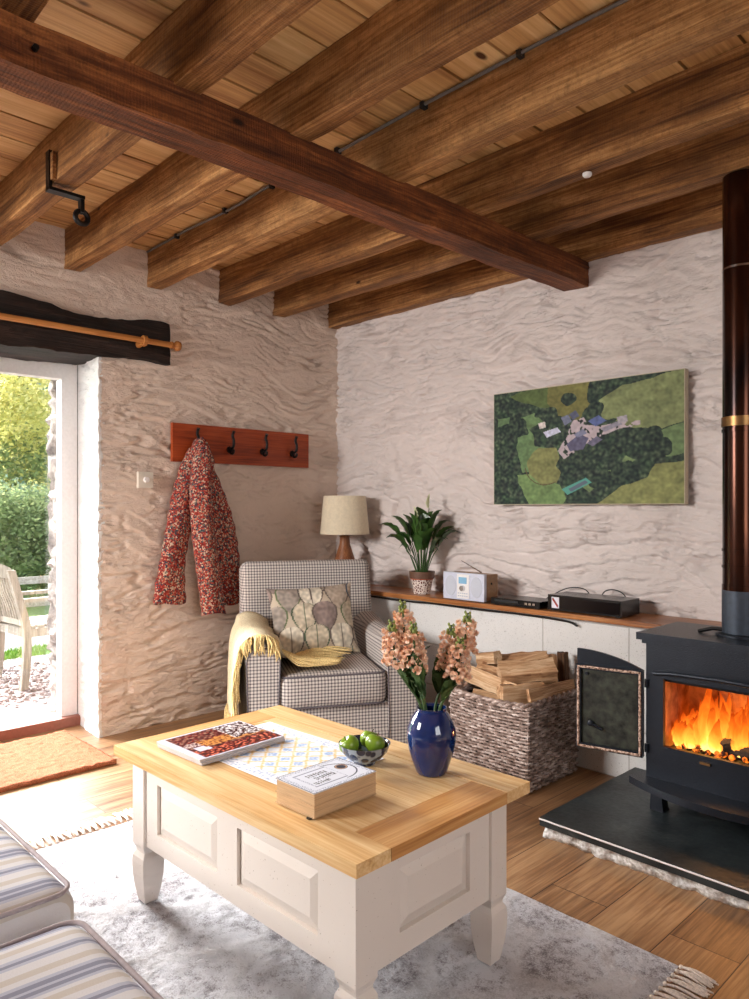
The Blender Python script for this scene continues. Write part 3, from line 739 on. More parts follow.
def farm(u, v):
    r_, g_, b_ = farm0(u, v); return (r_*.95, g_*.97, min(255, b_*1.03))
def farm0(u, v):
    a = N(u*22, v*14, 3); b = N(u*60, v*40, 8); w = .012*N(u*14, v*14, 1); uu, vv = u+w, v+.014*N(u*12+4, v*12, 2)
    cd, cp = noise.voronoi(Vector((u*40+.4*N(u*30, v*20), v*23, 0)))
    sh = max(0, 1-cd[0]*1.5)
    c = (34+58*sh+40*b, 52+54*sh+40*b+10*a, 42+34*sh+26*b)
    infield = False
    for P_, col in FIELDS:
        if inpoly(uu, vv, P_):
            k = 1+.16*a+.16*b+.10*N(u*5, v*20, 6); c = tuple(x*k for x in col); infield = True
    for (cx_, cy_, rx, ry) in ((.44, .68, .06, .10), (.55, .60, .07, .09), (.63, .82, .08, .08), (.72, .73, .06, .08), (.80, .50, .10, .08), (.70, .55, .06, .05), (.86, .44, .04, .04), (.50, .64, .05, .08), (.38, .28, .03, .04), (.52, .31, .02, .03), (.57, .41, .02, .02), (.665, .335, .025, .02), (.88, .56, .07, .07), (.58, .24, .05, .06), (.66, .40, .09, .04), (.44, .12, .045, .055), (.33, .22, .07, .05), (.16, .32, .05, .08), (.57, .10, .03, .10), (.27, .4, .02, .05)):
        if ((uu-cx_)/rx)**2+((vv-cy_)/ry)**2 < 1+.6*a: c = (30+58*sh+40*b, 48+52*sh+40*b, 40+32*sh+24*b)
    e = ((u-.31)/.115)**2+((v-.67)/.165)**2
    if .95 < e < 1.04 and v > .68 and u < .37: c = (96, 80, 54)
    if inpoly(u, v, [(.405, .875), (.535, .785), (.565, .825), (.435, .925)]): c = (92, 160, 138) if not inpoly(u, v, [(.44, .875), (.53, .805), (.547, .825), (.455, .90)]) else (96, 108, 118)
    for P_, col in TRACKS:
        if inpoly(uu, vv, P_) and a+b > -.25: c = tuple(x*(1+.12*b) for x in col)
    for P_, col in ROOFS:
        if inpoly(u, v, P_): c = tuple(x*(1+.2*b) for x in col)
    return tuple(min(255, max(4, x)) for x in c)
t = thing('canvas_picture', 'large canvas print of an aerial farm view on the back wall', 'picture', (1.868, -.04, 1.217))
part('stretcher_canvas', bbox(-.519, .519, -.012, .024, 0, .600, .004), M_canvas_edge, t)
painted('printed_view', farm, 380, 215, lambda u, v: (-.5155+1.031*u, -.0135, .5965-.593*v), M_canvas, t)

# ------------------------------------------------------------------ shelf and the things on it
SH = .71
t = solo('shelf_board', None or beam_bm(.03, 3.45, -.275, -.012, .686, SH, 9, .003), M_shelf, 'long brown wooden shelf board on top of the low white block wall', 'shelf', smooth=True)
# lamp
t = thing('table_lamp', 'cream drum shade lamp on a turned wooden base behind the armchair', 'lamp', (.292, -.192, SH+.001))
bm = BM(); lathe(bm, [(.062, 0), (.066, .01), (.074, .05), (.078, .09), (.07, .15), (.05, .21), (.034, .26), (.03, .30), (.036, .315), (.012, .32), (.0, .32)], 32); part('base', bm, M_lampbase, t, True)
bm = BM(); tube(bm, [(0, 0, .31), (0, 0, .50)], .008, 8); part('stem', bm, M_chrome, t)
bm = BM()
for r0, r1 in ((.156, .134), (.154, .132)):
    lathe(bm, [(r0, .325), (r1, .565)], 48, cap=False)
lathe(bm, [(.156, .325), (.154, .325)], 48, cap=False); lathe(bm, [(.134, .565), (.132, .565)], 48, cap=False)
part('lamp_shade', bm, M_shade, t, 'all')
bm = BM(); lathe(bm, [(.0, .40), (.02, .41), (.028, .44), (.02, .47), (.0, .48)], 16); part('bulb', bm, M_white, t, True)

# peace lily
def blade(bm, base, tip, width, sag=.0, bend=None, fold=.25, seg=10, stem=.0, sr=.003):
    base, tip = Vector(base), Vector(tip); d = tip-base
    mid = base+d*.5+Vector((0, 0, sag))
    side = d.cross(Vector((0, 0, 1)))
    if side.length < 1e-4: side = Vector((1, 0, 0))
    side.normalize(); up = side.cross(d).normalized()
    L = []
    for i in range(seg+1):
        t_ = i/seg; p = base*(1-t_)**2+mid*2*t_*(1-t_)+tip*t_*t_
        w = width*math.sin(PI*min(1, t_**.75*.98+.02))**.8*.5+.0008
        w *= 1+.08*math.sin(t_*21)
        L.append([bm.verts.new(p+side*w*s+up*abs(s)*w*fold*2+up*.002*math.sin(t_*25+s)) for s in (-1, -.5, 0, .5, 1)])
    for a, b in zip(L, L[1:]):
        for k in range(4): bm.faces.new([a[k], a[k+1], b[k+1], b[k]])
def lily():
    o = (.935, -.175, SH+.001)
    t = thing('peace_lily', 'potted peace lily with glossy dark green leaves on the shelf beside the lamp', 'houseplant', o)
    bm = BM(); lathe(bm, [(.046, 0), (.064, .085), (.0, .085)], 32); part('pot', bm, M_pot, t, True, label='pot patterned in white and dark red')
    bm = BM(); lathe(bm, [(.065, .083), (.067, .086), (.065, .089)], 32); part('band', bm, M_terra, t, True)
    bm = BM(); lathe(bm, [(.065, .088), (.072, .09), (.074, .128), (.066, .128), (.063, .116), (.0, .116)], 32); part('rim', bm, M_potrim, t, True)
    bm = BM(); lathe(bm, [(.0, .118), (.04, .120), (.0635, .117)], 24, cap=False); part('soil', bm, M_soil, t, True)
    R = Vector((.696, .718, 0)); Fd = Vector((-.718, .696, 0))
    # leaves: (lateral, depth, tip height, blade length fraction, width) fanned all round
    spec = [(-.185, -.02, .37, .40, .075), (-.13, .03, .44, .42, .07), (-.155, -.06, .27, .42, .07), (-.115, -.05, .31, .4, .055), (-.10, .05, .34, .45, .06), (-.055, -.03, .40, .5, .06),
            (-.02, .04, .44, .45, .08), (-.015, -.05, .33, .5, .085), (.03, -.03, .37, .5, .09), (.05, .05, .41, .45, .07), (.085, -.03, .42, .5, .07), (.12, .03, .40, .45, .055), (.135, -.04, .36, .5, .06),
            (.165, .0, .31, .45, .065), (.14, .06, .34, .4, .05), (.10, -.06, .22, .45, .06), (.115, .03, .26, .4, .05), (-.10, -.02, .16, .35, .035), (.075, .02, .14, .4, .045), (.02, -.07, .27, .5, .08), (-.06, -.06, .24, .5, .07), (.06, -.07, .30, .5, .07),
            (.0, .02, .40, .5, .08), (-.08, .06, .39, .5, .06), (.05, .06, .33, .5, .06)]
    for i, (l, d, z, fr_, w) in enumerate(spec):
        d = d*.8; l *= 1.34; w *= 1.7; z *= (.86 if abs(l) > .15 else 1); tip = R*l+Fd*d; tip.z = .118+z*.86
        st = Vector((tip.x*.12, tip.y*.12, .115)); mid = Vector((tip.x*(1-fr_)*.75, tip.y*(1-fr_)*.75, .118+z*.86*(1-fr_)*.95+.02))
        bm = BM(); tube(bm, smooth_pts([st, (st+mid)/2+Vector((0, 0, .02)), mid], 5), .0028, 6)
        blade(bm, mid, tip, w*.85, .045+.03*random.random())
        part('leaf', bm, M_leaf, t, 'all')
    for (l, z) in ((-.045, .39), (.045, .475)):
        tip = R*l; tip.z = .118+z*.86+.03; base = Vector((tip.x*.2, tip.y*.2, .118)); neck = Vector((tip.x*.9, tip.y*.9, tip.z-.07))
        bm = BM(); tube(bm, smooth_pts([base, (base+neck)/2, neck], 5), .0022, 6); s_ = part('flower_stalk', bm, M_leaf, t, True)
        bm = BM(); blade(bm, neck, tip+Vector((0, 0, .015)), .03, .0, fold=.6); part('spathe', bm, M_spathe, s_, 'all')
lily()
# radio
def radio():
    t = thing('tabletop_radio', 'white and silver digital radio with wood sides on the shelf', 'radio', (1.305, -.255, SH+.001))
    part('case', bbox(-.125, .135, .012, .115, .006, .142, .012, 3), M_radiowood, t, True, label='wood-brown case')
    fp = part('front_panel', bbox(-.137, .137, -.004, .016, .004, .146, .012, 3), M_silver, t, True)
    for s in (-1, 1):
        bm = BM(); lathe(bm, [(.048, 0), (.046, .003), (.0, .003)], 28, M=Matrix.Translation((s*.086, -.003, .075)) @ Matrix.Rotation(PI/2, 4, 'X') @ Matrix.Diagonal((.80, 1.15, 1, 1))); part('speaker_grille', bm, M_grille, t, True)
    part('center_panel', bbox(-.040, .040, -.008, -.002, .012, .138, .003), M_white, t)
    part('display', bbox(-.026, .026, -.011, -.007, .09, .124, .002), M_lcd, t)
    bm = BM(); lathe(bm, [(.016, 0), (.014, .014), (.0, .014)], 20, M=Matrix.Translation((.0, -.007, .066)) @ Matrix.Rotation(PI/2, 4, 'X')); part('knob', bm, M_chrome, t, True)
    for i in range(5):
        for j in range(2):
            part('button', bbox(-.032+i*.014, -.024+i*.014, -.011, -.007, .022+j*.014, .028+j*.014, .001, 1), M_grille, t)
    bm = BM(); tube(bm, [(.04, .10, .145), (-.065, .06, .205)], [.004, .002], 8); part('antenna', bm, M_chrome, t, True)
    for z in (.095,):
        bm = BM(); lathe(bm, [(.006, 0), (.006, .003), (0, .003)], 12, M=Matrix.Translation((.134, .06, z)) @ Matrix.Rotation(PI/2, 4, 'Y')); part('socket', bm, M_black, t)
radio()
t = thing('disc_player', 'slim black disc player on the shelf beside the radio', 'disc player', (1.635, -.185, SH+.001))
part('case', bbox(-.145, .145, -.08, .075, .004, .036, .003), M_black, t)
part('disc_tray', bbox(-.12, .02, -.083, -.078, .018, .028, .001, 1), M_blackmatte, t)
for i in range(3): part('button', bbox(.06+i*.022, .074+i*.022, -.083, -.079, .016, .026, .001, 1), M_chrome, t)
for sx_ in (-.12, .12):
    for sy_ in (-.06, .05): part('foot', bbox(sx_-.01, sx_+.01, sy_-.01, sy_+.01, 0, .005, .001, 1), M_blackmatte, t)
t = thing('set_top_box', 'taller glossy black set-top box at the stove end of the shelf gear', 'set-top box', (2.0, -.16, SH+.001))
part('case', bbox(-.188, .188, -.085, .085, .004, .076, .004), M_black, t)
part('front_strip', bbox(-.18, .18, -.088, -.083, .012, .066, .001, 1), plain('smoked_front', (10, 10, 14), .08), t)
bm = BM(); box(bm, -.165, -.125, -.0895, -.0878, .014, .066); part('reflection_patch', bm, plain('painted_reflection_white', (222, 222, 232), .4), t)  # pale reflection in the glossy front, painted as a flat patch
bm = BM(); prism(bm, [(-.163, .056), (-.157, .064), (-.128, .026), (-.134, .018)], -.0905, -.0893, M=Matrix(((1, 0, 0, 0), (0, 0, 1, 0), (0, 1, 0, 0), (0, 0, 0, 1)))); part('reflection_streak', bm, plain('painted_reflection_red', (150, 36, 30), .4), t)  # red streak of the same painted reflection
for sx_ in (-.165, .165):
    for sy_ in (-.07, .07): part('foot', bbox(sx_-.01, sx_+.01, sy_-.01, sy_+.01, 0, .005, .001, 1), M_blackmatte, t)
for i, (pts, lb) in enumerate((([(1.70, -.105, .735), (1.72, -.06, .76), (1.80, -.04, .80), (1.90, -.05, .80), (1.95, -.06, .74), (1.97, -.072, .735)], 'thin black lead arching behind the slim disc player'),
                 ([(1.98, -.07, .75), (2.0, -.045, .80), (2.05, -.04, .81), (2.10, -.045, .79), (2.12, -.06, .745)], 'thin black lead looping above the set-top box'))):
    bm = BM(); tube(bm, smooth_pts(pts, 6), .0028, 6); solo('power_lead', bm, M_darkcord, lb, 'cable', smooth=True)
bm = BM(); tube(bm, smooth_pts([(.55, -.262, .675), (.9, -.264, .672), (1.1, -.262, .677), (1.4, -.264, .676), (1.7, -.262, .678), (1.92, -.262, .672), (1.98, -.262, .655)], 6), .0055, 6)
solo('shelf_cable', bm, M_darkcord, 'black cable fixed under the front edge of the shelf board', 'cable', smooth=True)
# socket on the block wall behind the logs
t = thing('wall_socket', 'white double wall socket low behind the log basket', 'socket', (1.72, -.246, .40))
part('plate', bbox(-.073, .073, -.008, .004, 0, .086, .004), M_plate, t)
for s in (-1, 1):
    part('plug', bbox(s*.035-.022, s*.035+.022, -.036, -.008, .012, .055, .008, 2), M_white if s < 0 else M_plate, t, True)
    part('rocker', bbox(s*.05-.006, s*.05+.006, -.012, -.007, .064, .078, .001, 1), M_white, t)
# ------------------------------------------------------------------ armchair
def puff_box(x0, x1, y0, y1, z0, z1, w=.03, puff=.0, seg=4, d=.06):
    bm = BM(); c = Vector(((x0+x1)/2, (y0+y1)/2, (z0+z1)/2)); hx, hy, hz = (x1-x0)/2, (y1-y0)/2, (z1-z0)/2
    def f(p):
        u, v, q = (p.x-c.x)/hx, (p.y-c.y)/hy, (p.z-c.z)/hz
        # round the box corners (superellipsoid-like)
        def rnd(a, h, b1, b2, h1, h2):
            e1 = max(0, (abs(b1)*h1-(h1-w))/w); e2 = max(0, (abs(b2)*h2-(h2-w))/w)
            return a
        P_ = Vector(p)
        inn = Vector((max(-hx+w, min(hx-w, p.x-c.x)), max(-hy+w, min(hy-w, p.y-c.y)), max(-hz+w, min(hz-w, p.z-c.z))))
        dlt = (P_-c)-inn
        if dlt.length > 1e-6:
            n_ = dlt.normalized(); P_ = c+inn+n_*min(dlt.length, w)
        if puff:
            P_.z += (1 if q > 0 else -1)*puff*max(0, 1-u*u)**.7*max(0, 1-v*v)**.7*(abs(q) > .5)
        P_ += Vector((N(P_.x*5, P_.y*5, P_.z*5), N(P_.y*5, P_.z*5, 3), N(P_.z*5, P_.x*5, 7)))*.004
        return P_
    # dense near edges
    nx, ny, nz = [max(4, int((b-a)/d)) for a, b in ((x0, x1), (y0, y1), (z0, z1))]
    def ax(a, b, n):
        e = [a, a+w*.15, a+w*.4, a+w*.7, a+w]; m = [a+w+(b-a-2*w)*i/n for i in range(1, n)]; return e+m+[b-w, b-w*.7, b-w*.4, b-w*.15, b]
    X, Y, Z = ax(x0, x1, nx), ax(y0, y1, ny), ax(z0, z1, nz); V = {}
    def g(i, j, k):
        if (i, j, k) not in V: V[(i, j, k)] = bm.verts.new(f(Vector((X[i], Y[j], Z[k]))))
        return V[(i, j, k)]
    a, b, e = len(X)-1, len(Y)-1, len(Z)-1
    for i in range(a):
        for j in range(b):
            for k in (0, e): bm.faces.new([g(i, j, k), g(i+1, j, k), g(i+1, j+1, k), g(i, j+1, k)])
    for i in range(a):
        for k in range(e):
            for j in (0, b): bm.faces.new([g(i, j, k), g(i+1, j, k), g(i+1, j, k+1), g(i, j, k+1)])
    for j in range(b):
        for k in range(e):
            for i in (0, a): bm.faces.new([g(i, j, k), g(i, j+1, k), g(i, j+1, k+1), g(i, j, k+1)])
    return bm
def rrect(x0, x1, y0, y1, w, z, k=.76, n=6):
    r = w*k; out = []
    for cx_, cy_, a0 in ((x1-w, y1-w, 0), (x0+w, y1-w, PI/2), (x0+w, y0+w, PI), (x1-w, y0+w, 1.5*PI)):
        for i in range(n+1):
            a = a0+PI/2*i/n; out.append(Vector((cx_+r*math.cos(a), cy_+r*math.sin(a), z)))
    return out+[out[0]]
CH_LOC = (.83, -.855, 0); CH_ROT = math.atan2(-.486, .873)
def armchair():
    t = thing('armchair', 'low armchair in brown and cream checked fabric in the room corner', 'armchair', CH_LOC, CH_ROT)
    t.scale = (1.04, 1.04, 1.03)
    part('base', puff_box(-.33, .385, -.36, .36, .07, .275, .02), M_gingham, t, 'all')
    part('skirt_band', puff_box(-.335, .392, -.365, .365, .065, .15, .012), M_gingham, t, 'all')
    part('seat_cushion', puff_box(-.20, .415, -.245, .245, .265, .425, .045, .012), M_gingham, t, 'all')
    for zz in (.265+.012, .425-.011):
        bm = BM(); tube(bm, rrect(-.20, .415, -.245, .245, .045, zz), .0042, 6, False); part('piping', bm, M_piping, t, 'all')
    for s in (-1, 1):
        # arm: rounded section swept along x
        bm = BM(); prof = []
        yc, hw = s*.317, .072
        for k in range(9):
            a = PI*k/8; prof.append((yc+math.cos(a)*hw*1.04, .510+math.sin(a)*.062))
        prof = [(yc+hw*.96, .07), (yc+hw*.96, .3)]+prof+[(yc-hw*.96, .3), (yc-hw*.96, .07)]
        xs = [-.34, -.25, -.15, -.05, .05, .15, .25, .33, .375, .392, .40]; rings = []
        for x in xs:
            k = 1 if x < .37 else (1-.035*((x-.37)/.03)**2)
            drop = -.012*sst(.1, .4, x)+.03*sst(-.05, -.34, x) if x < 0 else -.012*sst(.1, .4, x)
            rings.append([bm.verts.new((x, yc+(y-yc)*k, .07+(z-.07)*(1-(1-k)*.6)+(drop if z > .4 else 0))) for y, z in prof])
        for a, b in zip(rings, rings[1:]):
            for k in range(len(prof)): bm.faces.new([a[k], a[(k+1) % len(prof)], b[(k+1) % len(prof)], b[k]])
        bm.faces.new(rings[0]); bm.faces.new(rings[-1]); part('arm', bm, M_gingham, t, True)
        bm = BM(); loop = [(.401, y, z-.012) for y, z in [(yc+(y-yc)*.965, .07+(z-.07)*.98) for y, z in prof]]; tube(bm, loop, .003, 6, False); part('piping', bm, M_piping, t, True)
    # back, leaning
    bm = puff_box(-.085, .085, -.355, .355, .0, .805, .045, 0)
    bm.transform(Matrix.Translation((-.285, 0, .075)) @ Matrix.Rotation(math.radians(-9), 4, 'Y')); part('backrest', bm, M_gingham, t, 'all')
    for sx_ in (-.29, .34):
        for sy_ in (-.3, .3):
            bm = BM(); lathe(bm, [(.018, 0), (.024, .07)], 12, (sx_, sy_, 0)); part('leg', bm, M_iron, t, True)
armchair()
def leaf_print(y, z):
    """rows of big overlapping pointed leaves"""
    cols = [(196, 182, 160), (176, 160, 144), (150, 138, 128), (206, 196, 178), (158, 150, 128), (140, 122, 116)]
    lines_ = [(70, 88, 66), (64, 78, 96), (92, 104, 70), (96, 84, 78)]
    out = (188, 172, 152); W_, H_ = .125, .115
    for r in range(5, -2, -1):
        zc = -.22+r*H_+.02
        for c in range(-3, 4):
            yc = (c+(.5 if r % 2 else 0))*W_+.012*math.sin(r*5+c*3)
            t_ = (z-zc)/(.165); 
            if not 0 < t_ < 1: continue
            hw = .5*W_*1.06*math.sin(PI*min(1, (1-t_)**.62*1.0))**.75 if t_ < 1 else 0
            d = abs(y-yc)/max(hw, 1e-4)
            if d < 1:
                hsh = int(abs(math.sin(r*12.9+c*78.2)*43758)) % 997
                if d > .87: out = lines_[hsh % 4]
                else:
                    k = 1+.22*N(y*60, z*60, r)+.12*N(y*16, z*16, c); out = tuple(min(255, x*k) for x in cols[hsh % 6])
                    if d < .05 and hsh % 3 == 0: out = lines_[hsh % 4]
    return out
def pillow_bm(w, h, t_, n=96):
    bm = BM(); lay = bm.verts.layers.float_color.new('print')
    for side in (1, -1):
        def f(u, v):
            x, y = u*2-1, v*2-1
            e = max(0, (1-abs(x)**2.4))**.5*max(0, (1-abs(y)**2.4))**.5
            k = 1-.09*(1-y*y)*(abs(x)**3)*1; k2 = 1-.09*(1-x*x)*(abs(y)**3)
            return Vector((side*t_*.5*e*(1+.16*N(x*3, y*3, side)), x*w/2*k, y*h/2*k2))
        V = grid(bm, f, n, n)
        for row in V:
            for v in row: v[lay] = lin(leaf_print(v.co.y, v.co.z))
    bmesh.ops.remove_doubles(bm, verts=bm.verts, dist=.0003); return bm
CM = Matrix.Translation(CH_LOC) @ Matrix.Rotation(CH_ROT, 4, 'Z') @ Matrix.Diagonal((1.04, 1.04, 1.03, 1))
bm = pillow_bm(.44, .37, .14); M = CM @ Matrix.Translation((-.03, -.022, .600)) @ Matrix.Rotation(math.radians(-22), 4, 'Y') @ Matrix.Rotation(math.radians(3), 4, 'X')
o = solo('scatter_cushion', bm, None, 'square scatter cushion with grey-green leaf print leaning in the armchair', 'cushion', smooth='all')
o.data.materials.clear(); o.data.materials.append(M_linen)
o.matrix_world = M @ Matrix.Translation((0, 0, -.19))

# throw over the left arm
def throw():
    t = thing('throw_blanket', 'fringed pale yellow throw draped over the left arm of the armchair', 'throw', CH_LOC, CH_ROT)
    t.scale = (1.04, 1.04, 1.03)
    # path across the arm (local y,z), from the outside down to the seat
    path = smooth_pts([(0, -.425, .16), (0, -.425, .30), (0, -.418, .42), (0, -.405, .53), (0, -.36, .592), (0, -.30, .596), (0, -.245, .565), (0, -.215, .50), (0, -.185, .462), (0, -.12, .452), (0, -.05, .452)], 5)
    n = len(path)-1; bm = BM()
    def f(u, v):
        i = u*n; a = int(min(n-1, math.floor(i))); fr_ = i-a; p = path[a]*(1-fr_)+path[a+1]*fr_
        x0 = -.20+.02*math.sin(u*9); x1 = .345-.30*sst(.62, 1, u)+.05*sst(.4, 0, u); x0 = x0+.05*sst(.6, 1, u)
        x = x0+(x1-x0)*v
        wv = .010*math.sin(v*16+u*4)+.007*N(u*9, v*12, 3)
        up = 1 if .35 < u < .62 else .3
        z = p.z+wv*(.4)+.022*sst(-.05, -.2, x)*(1 if u > .35 and u < .7 else 0)
        return Vector((x, p.y-abs(wv)*(1 if u < .4 else 0)+(wv if u > .6 else 0), z+.004))
    grid(bm, f, 60, 30)
    bmesh.ops.recalc_face_normals(bm, faces=bm.faces)
    geo = bmesh.ops.solidify(bm, geom=bm.faces, thickness=.006)
    part('blanket', bm, M_throw, t, 'all')
    bm = BM(); rg = random.Random(3)
    def strand(p0, p1, p2, p3, r=.0036):
        tube(bm, smooth_pts([p0, p1, p2, p3], 4), [r]*9+[r*.9, r*.8, r*.7, r*.3], 5)
    for i in range(150):                # along the front edge, over the arm front and outside
        u = rg.uniform(.0, .60); p = f(u, 1.0)
        out = Vector((.03+rg.uniform(0, .02), rg.uniform(-.012, .012)-(.012 if u < .45 else 0), 0)); L = rg.uniform(.045, .085) if u > .3 else rg.uniform(.10, .17)
        if u > .42: out.y *= .5; out.x = .062+rg.uniform(0, .01)
        strand(p, p+out*.7+Vector((0, 0, -.005)), p+out+Vector((0, rg.uniform(-.01, .01), -L*.5)), p+out+Vector((rg.uniform(-.01, .01), rg.uniform(-.012, .012), -L)))
    for i in range(60):                 # outer bottom edge
        v = rg.random(); p = f(0, v); strand(p, p+Vector((rg.uniform(-.01, .01), -.01, -.03)), p+Vector((rg.uniform(-.015, .015), -.012, -.07)), p+Vector((rg.uniform(-.02, .02), -.012, -.11)))
    for i in range(190):                # end lying on the seat towards the right
        u = rg.uniform(.66, 1.0); v = rg.uniform(.35, 1.0) if u < .93 else rg.random()
        p = f(u, v if u > .93 else 1.0); p.z = max(p.z, .456)
        a = rg.uniform(-.5, .8); L = rg.uniform(.10, .27); d = Vector((math.sin(a)*.55+.42, math.cos(a), 0)).normalized()*L
        z1 = .456+rg.uniform(0, .016)
        q3 = Vector((p.x+d.x, p.y+d.y, z1)); q3.x = min(q3.x, .385); q1 = Vector((p.x+d.x*.3, p.y+d.y*.3, p.z*.4+z1*.6+.008)); q2 = Vector((min(.385, p.x+d.x*.65), p.y+d.y*.65, z1+rg.uniform(0, .01)))
        strand(p, q1, q2, q3, .004)
    o = part('fringe', bm, M_fringe, t, 'all'); o['kind'] = 'stuff'
throw()

# ------------------------------------------------------------------ coffee table
TX0, TX1, TY0, TY1, TZ = 2.106-.540, 2.106+.540, -1.958-.322, -1.958+.322, .47
def table():
    cx_, cy_ = (TX0+TX1)/2, (TY0+TY1)/2
    t = thing('coffee_table', 'cream painted coffee table with a honey pine top, in the middle of the rug', 'coffee table', (cx_, cy_, 0.012), math.radians(1.2))
    hx, hy = (TX1-TX0)/2, (TY1-TY0)/2; top = TZ-.012; th = .030; LX0, LX1, LY0, LY1 = -.468, .510, -.295, .255
    bm = BM(); g = .0008
    def bd(a, b, c_, d, mi, up=0):
        m = BM(); box(m, a+g, b-g, c_+g, d-g, top-th, top-up); bevel(m, .0035, 2)
        for f in m.faces: f.material_index = mi
        me = bpy.data.meshes.new('tmp'); m.to_mesh(me); m.free(); bm.from_mesh(me); bpy.data.meshes.remove(me)
    bd(-hx, hx, -hy, -hy+.105, 0); bd(-hx, hx, hy-.105, hy, 0)
    bd(-hx, -hx+.115, -hy+.105, hy-.105, 1, .0006); bd(hx-.115, hx, -hy+.105, hy-.105, 1, .0006)
    n = 4; w = (2*hy-.21)/n
    for i in range(n): bd(-hx+.115, hx-.115, -hy+.105+i*w, -hy+.105+(i+1)*w, 0, .001)
    part('tabletop', bm, [M_top_x, M_top_y], t)
    lw = .033; zt = top-th; mx_, my_ = (LX0+LX1)/2, (LY0+LY1)/2; lx, ly = (LX1-LX0)/2-lw, (LY1-LY0)/2-lw
    for sx_ in (-1, 1):
        for sy_ in (-1, 1):
            m = BM(); prof = [(lw, zt), (lw, .175), (lw*.80, .160), (lw*.78, .152), (lw*1.0, .138), (lw*1.05, .12), (lw*1.02, .085), (lw*.88, .045), (lw*.66, .006), (lw*.62, .0)]
            rings = []
            for r, z in prof: rings.append([m.verts.new((mx_+sx_*lx+a*r, my_+sy_*ly+b*r, z)) for a, b in ((-1, -1), (1, -1), (1, 1), (-1, 1))])
            for a, b in zip(rings, rings[1:]):
                for k in range(4): m.faces.new([a[k], a[(k+1) % 4], b[(k+1) % 4], b[k]])
            m.faces.new(rings[0]); m.faces.new(rings[-1]); bevel(m, .0025, 2, 60); part('leg', m, M_cream, t)
    za, zc = .178, zt
    # aprons: rails, stiles and raised panels
    def raised(m, a0, a1, z0, z1, place):
        # place(a, depth, z)
        b = .028
        outer = [(a0, z0), (a1, z0), (a1, z1), (a0, z1)]; inner = [(a0+b, z0+b), (a1-b, z0+b), (a1-b, z1-b), (a0+b, z1-b)]
        O = [m.verts.new(place(x, .012, z)) for x, z in outer]; I = [m.verts.new(place(x, .001, z)) for x, z in inner]
        B_ = [m.verts.new(place(x, .02, z)) for x, z in outer]
        for k in range(4):
            m.faces.new([O[k], O[(k+1) % 4], I[(k+1) % 4], I[k]]); m.faces.new([O[k], O[(k+1) % 4], B_[(k+1) % 4], B_[k]])
        m.faces.new(I); m.faces.new(B_)
    for s, L, off, horiz in ((-1, lx-lw, ly+.024, True), (1, lx-lw, ly+.024, True), (-1, ly-lw, lx+.024, False), (1, ly-lw, lx+.024, False)):
        def place(a, d, z, s=s, off=off, horiz=horiz): return Vector((mx_+a, my_+s*(off-d), z)) if horiz else Vector((mx_+s*(off-d), my_+a, z))
        def rb(m, a0, a1, z0, z1, d0=0, d1=.02):
            p, q = place(a0, d0, z0), place(a1, d1, z1); box(m, min(p.x, q.x), max(p.x, q.x), min(p.y, q.y), max(p.y, q.y), z0, z1)
        m = BM(); rb(m, -L, L, za, .232); rb(m, -L, L, .378, zc); cuts = [-L, L] if not horiz else [-L, 0, L]; e = .065 if horiz else .08
        rb(m, -L, -L+e, .232, .378); rb(m, L-e, L, .232, .378)
        if horiz: rb(m, -.045, .045, .232, .378)
        bevel(m, .0032, 1); part('apron_frame', m, M_cream, t)
        for a0, a1 in (([(-L+e, -.045), (.045, L-e)]) if horiz else [(-L+e, L-e)]):
            m = BM(); raised(m, a0+.001, a1-.001, .233, .377, place); part('raised_panel', m, M_cream, t)
    m = BM(); box(m, mx_-lx, mx_+lx, my_-ly, my_+ly, zt-.02, zt-.001); part('under_frame', m, M_cream, t)
table()
TT = TZ+.0005
# vase
VX, VY = 2.412, -1.765
t = thing('blue_vase', 'glossy dark blue ceramic vase holding flowers on the coffee table', 'vase', (VX, VY, TT))
bm = BM(); lathe(bm, [(.0, 0), (.038, 0), (.042, .004), (.051, .028), (.063, .065), (.0685, .10), (.066, .125), (.056, .150), (.046, .166), (.041, .172), (.041, .178), (.0435, .181), (.040, .181), (.036, .174), (.042, .16), (.052, .14), (.057, .115), (.05, .06), (.03, .02), (.0, .015)], 48); part('body', bm, M_blue, t, True)

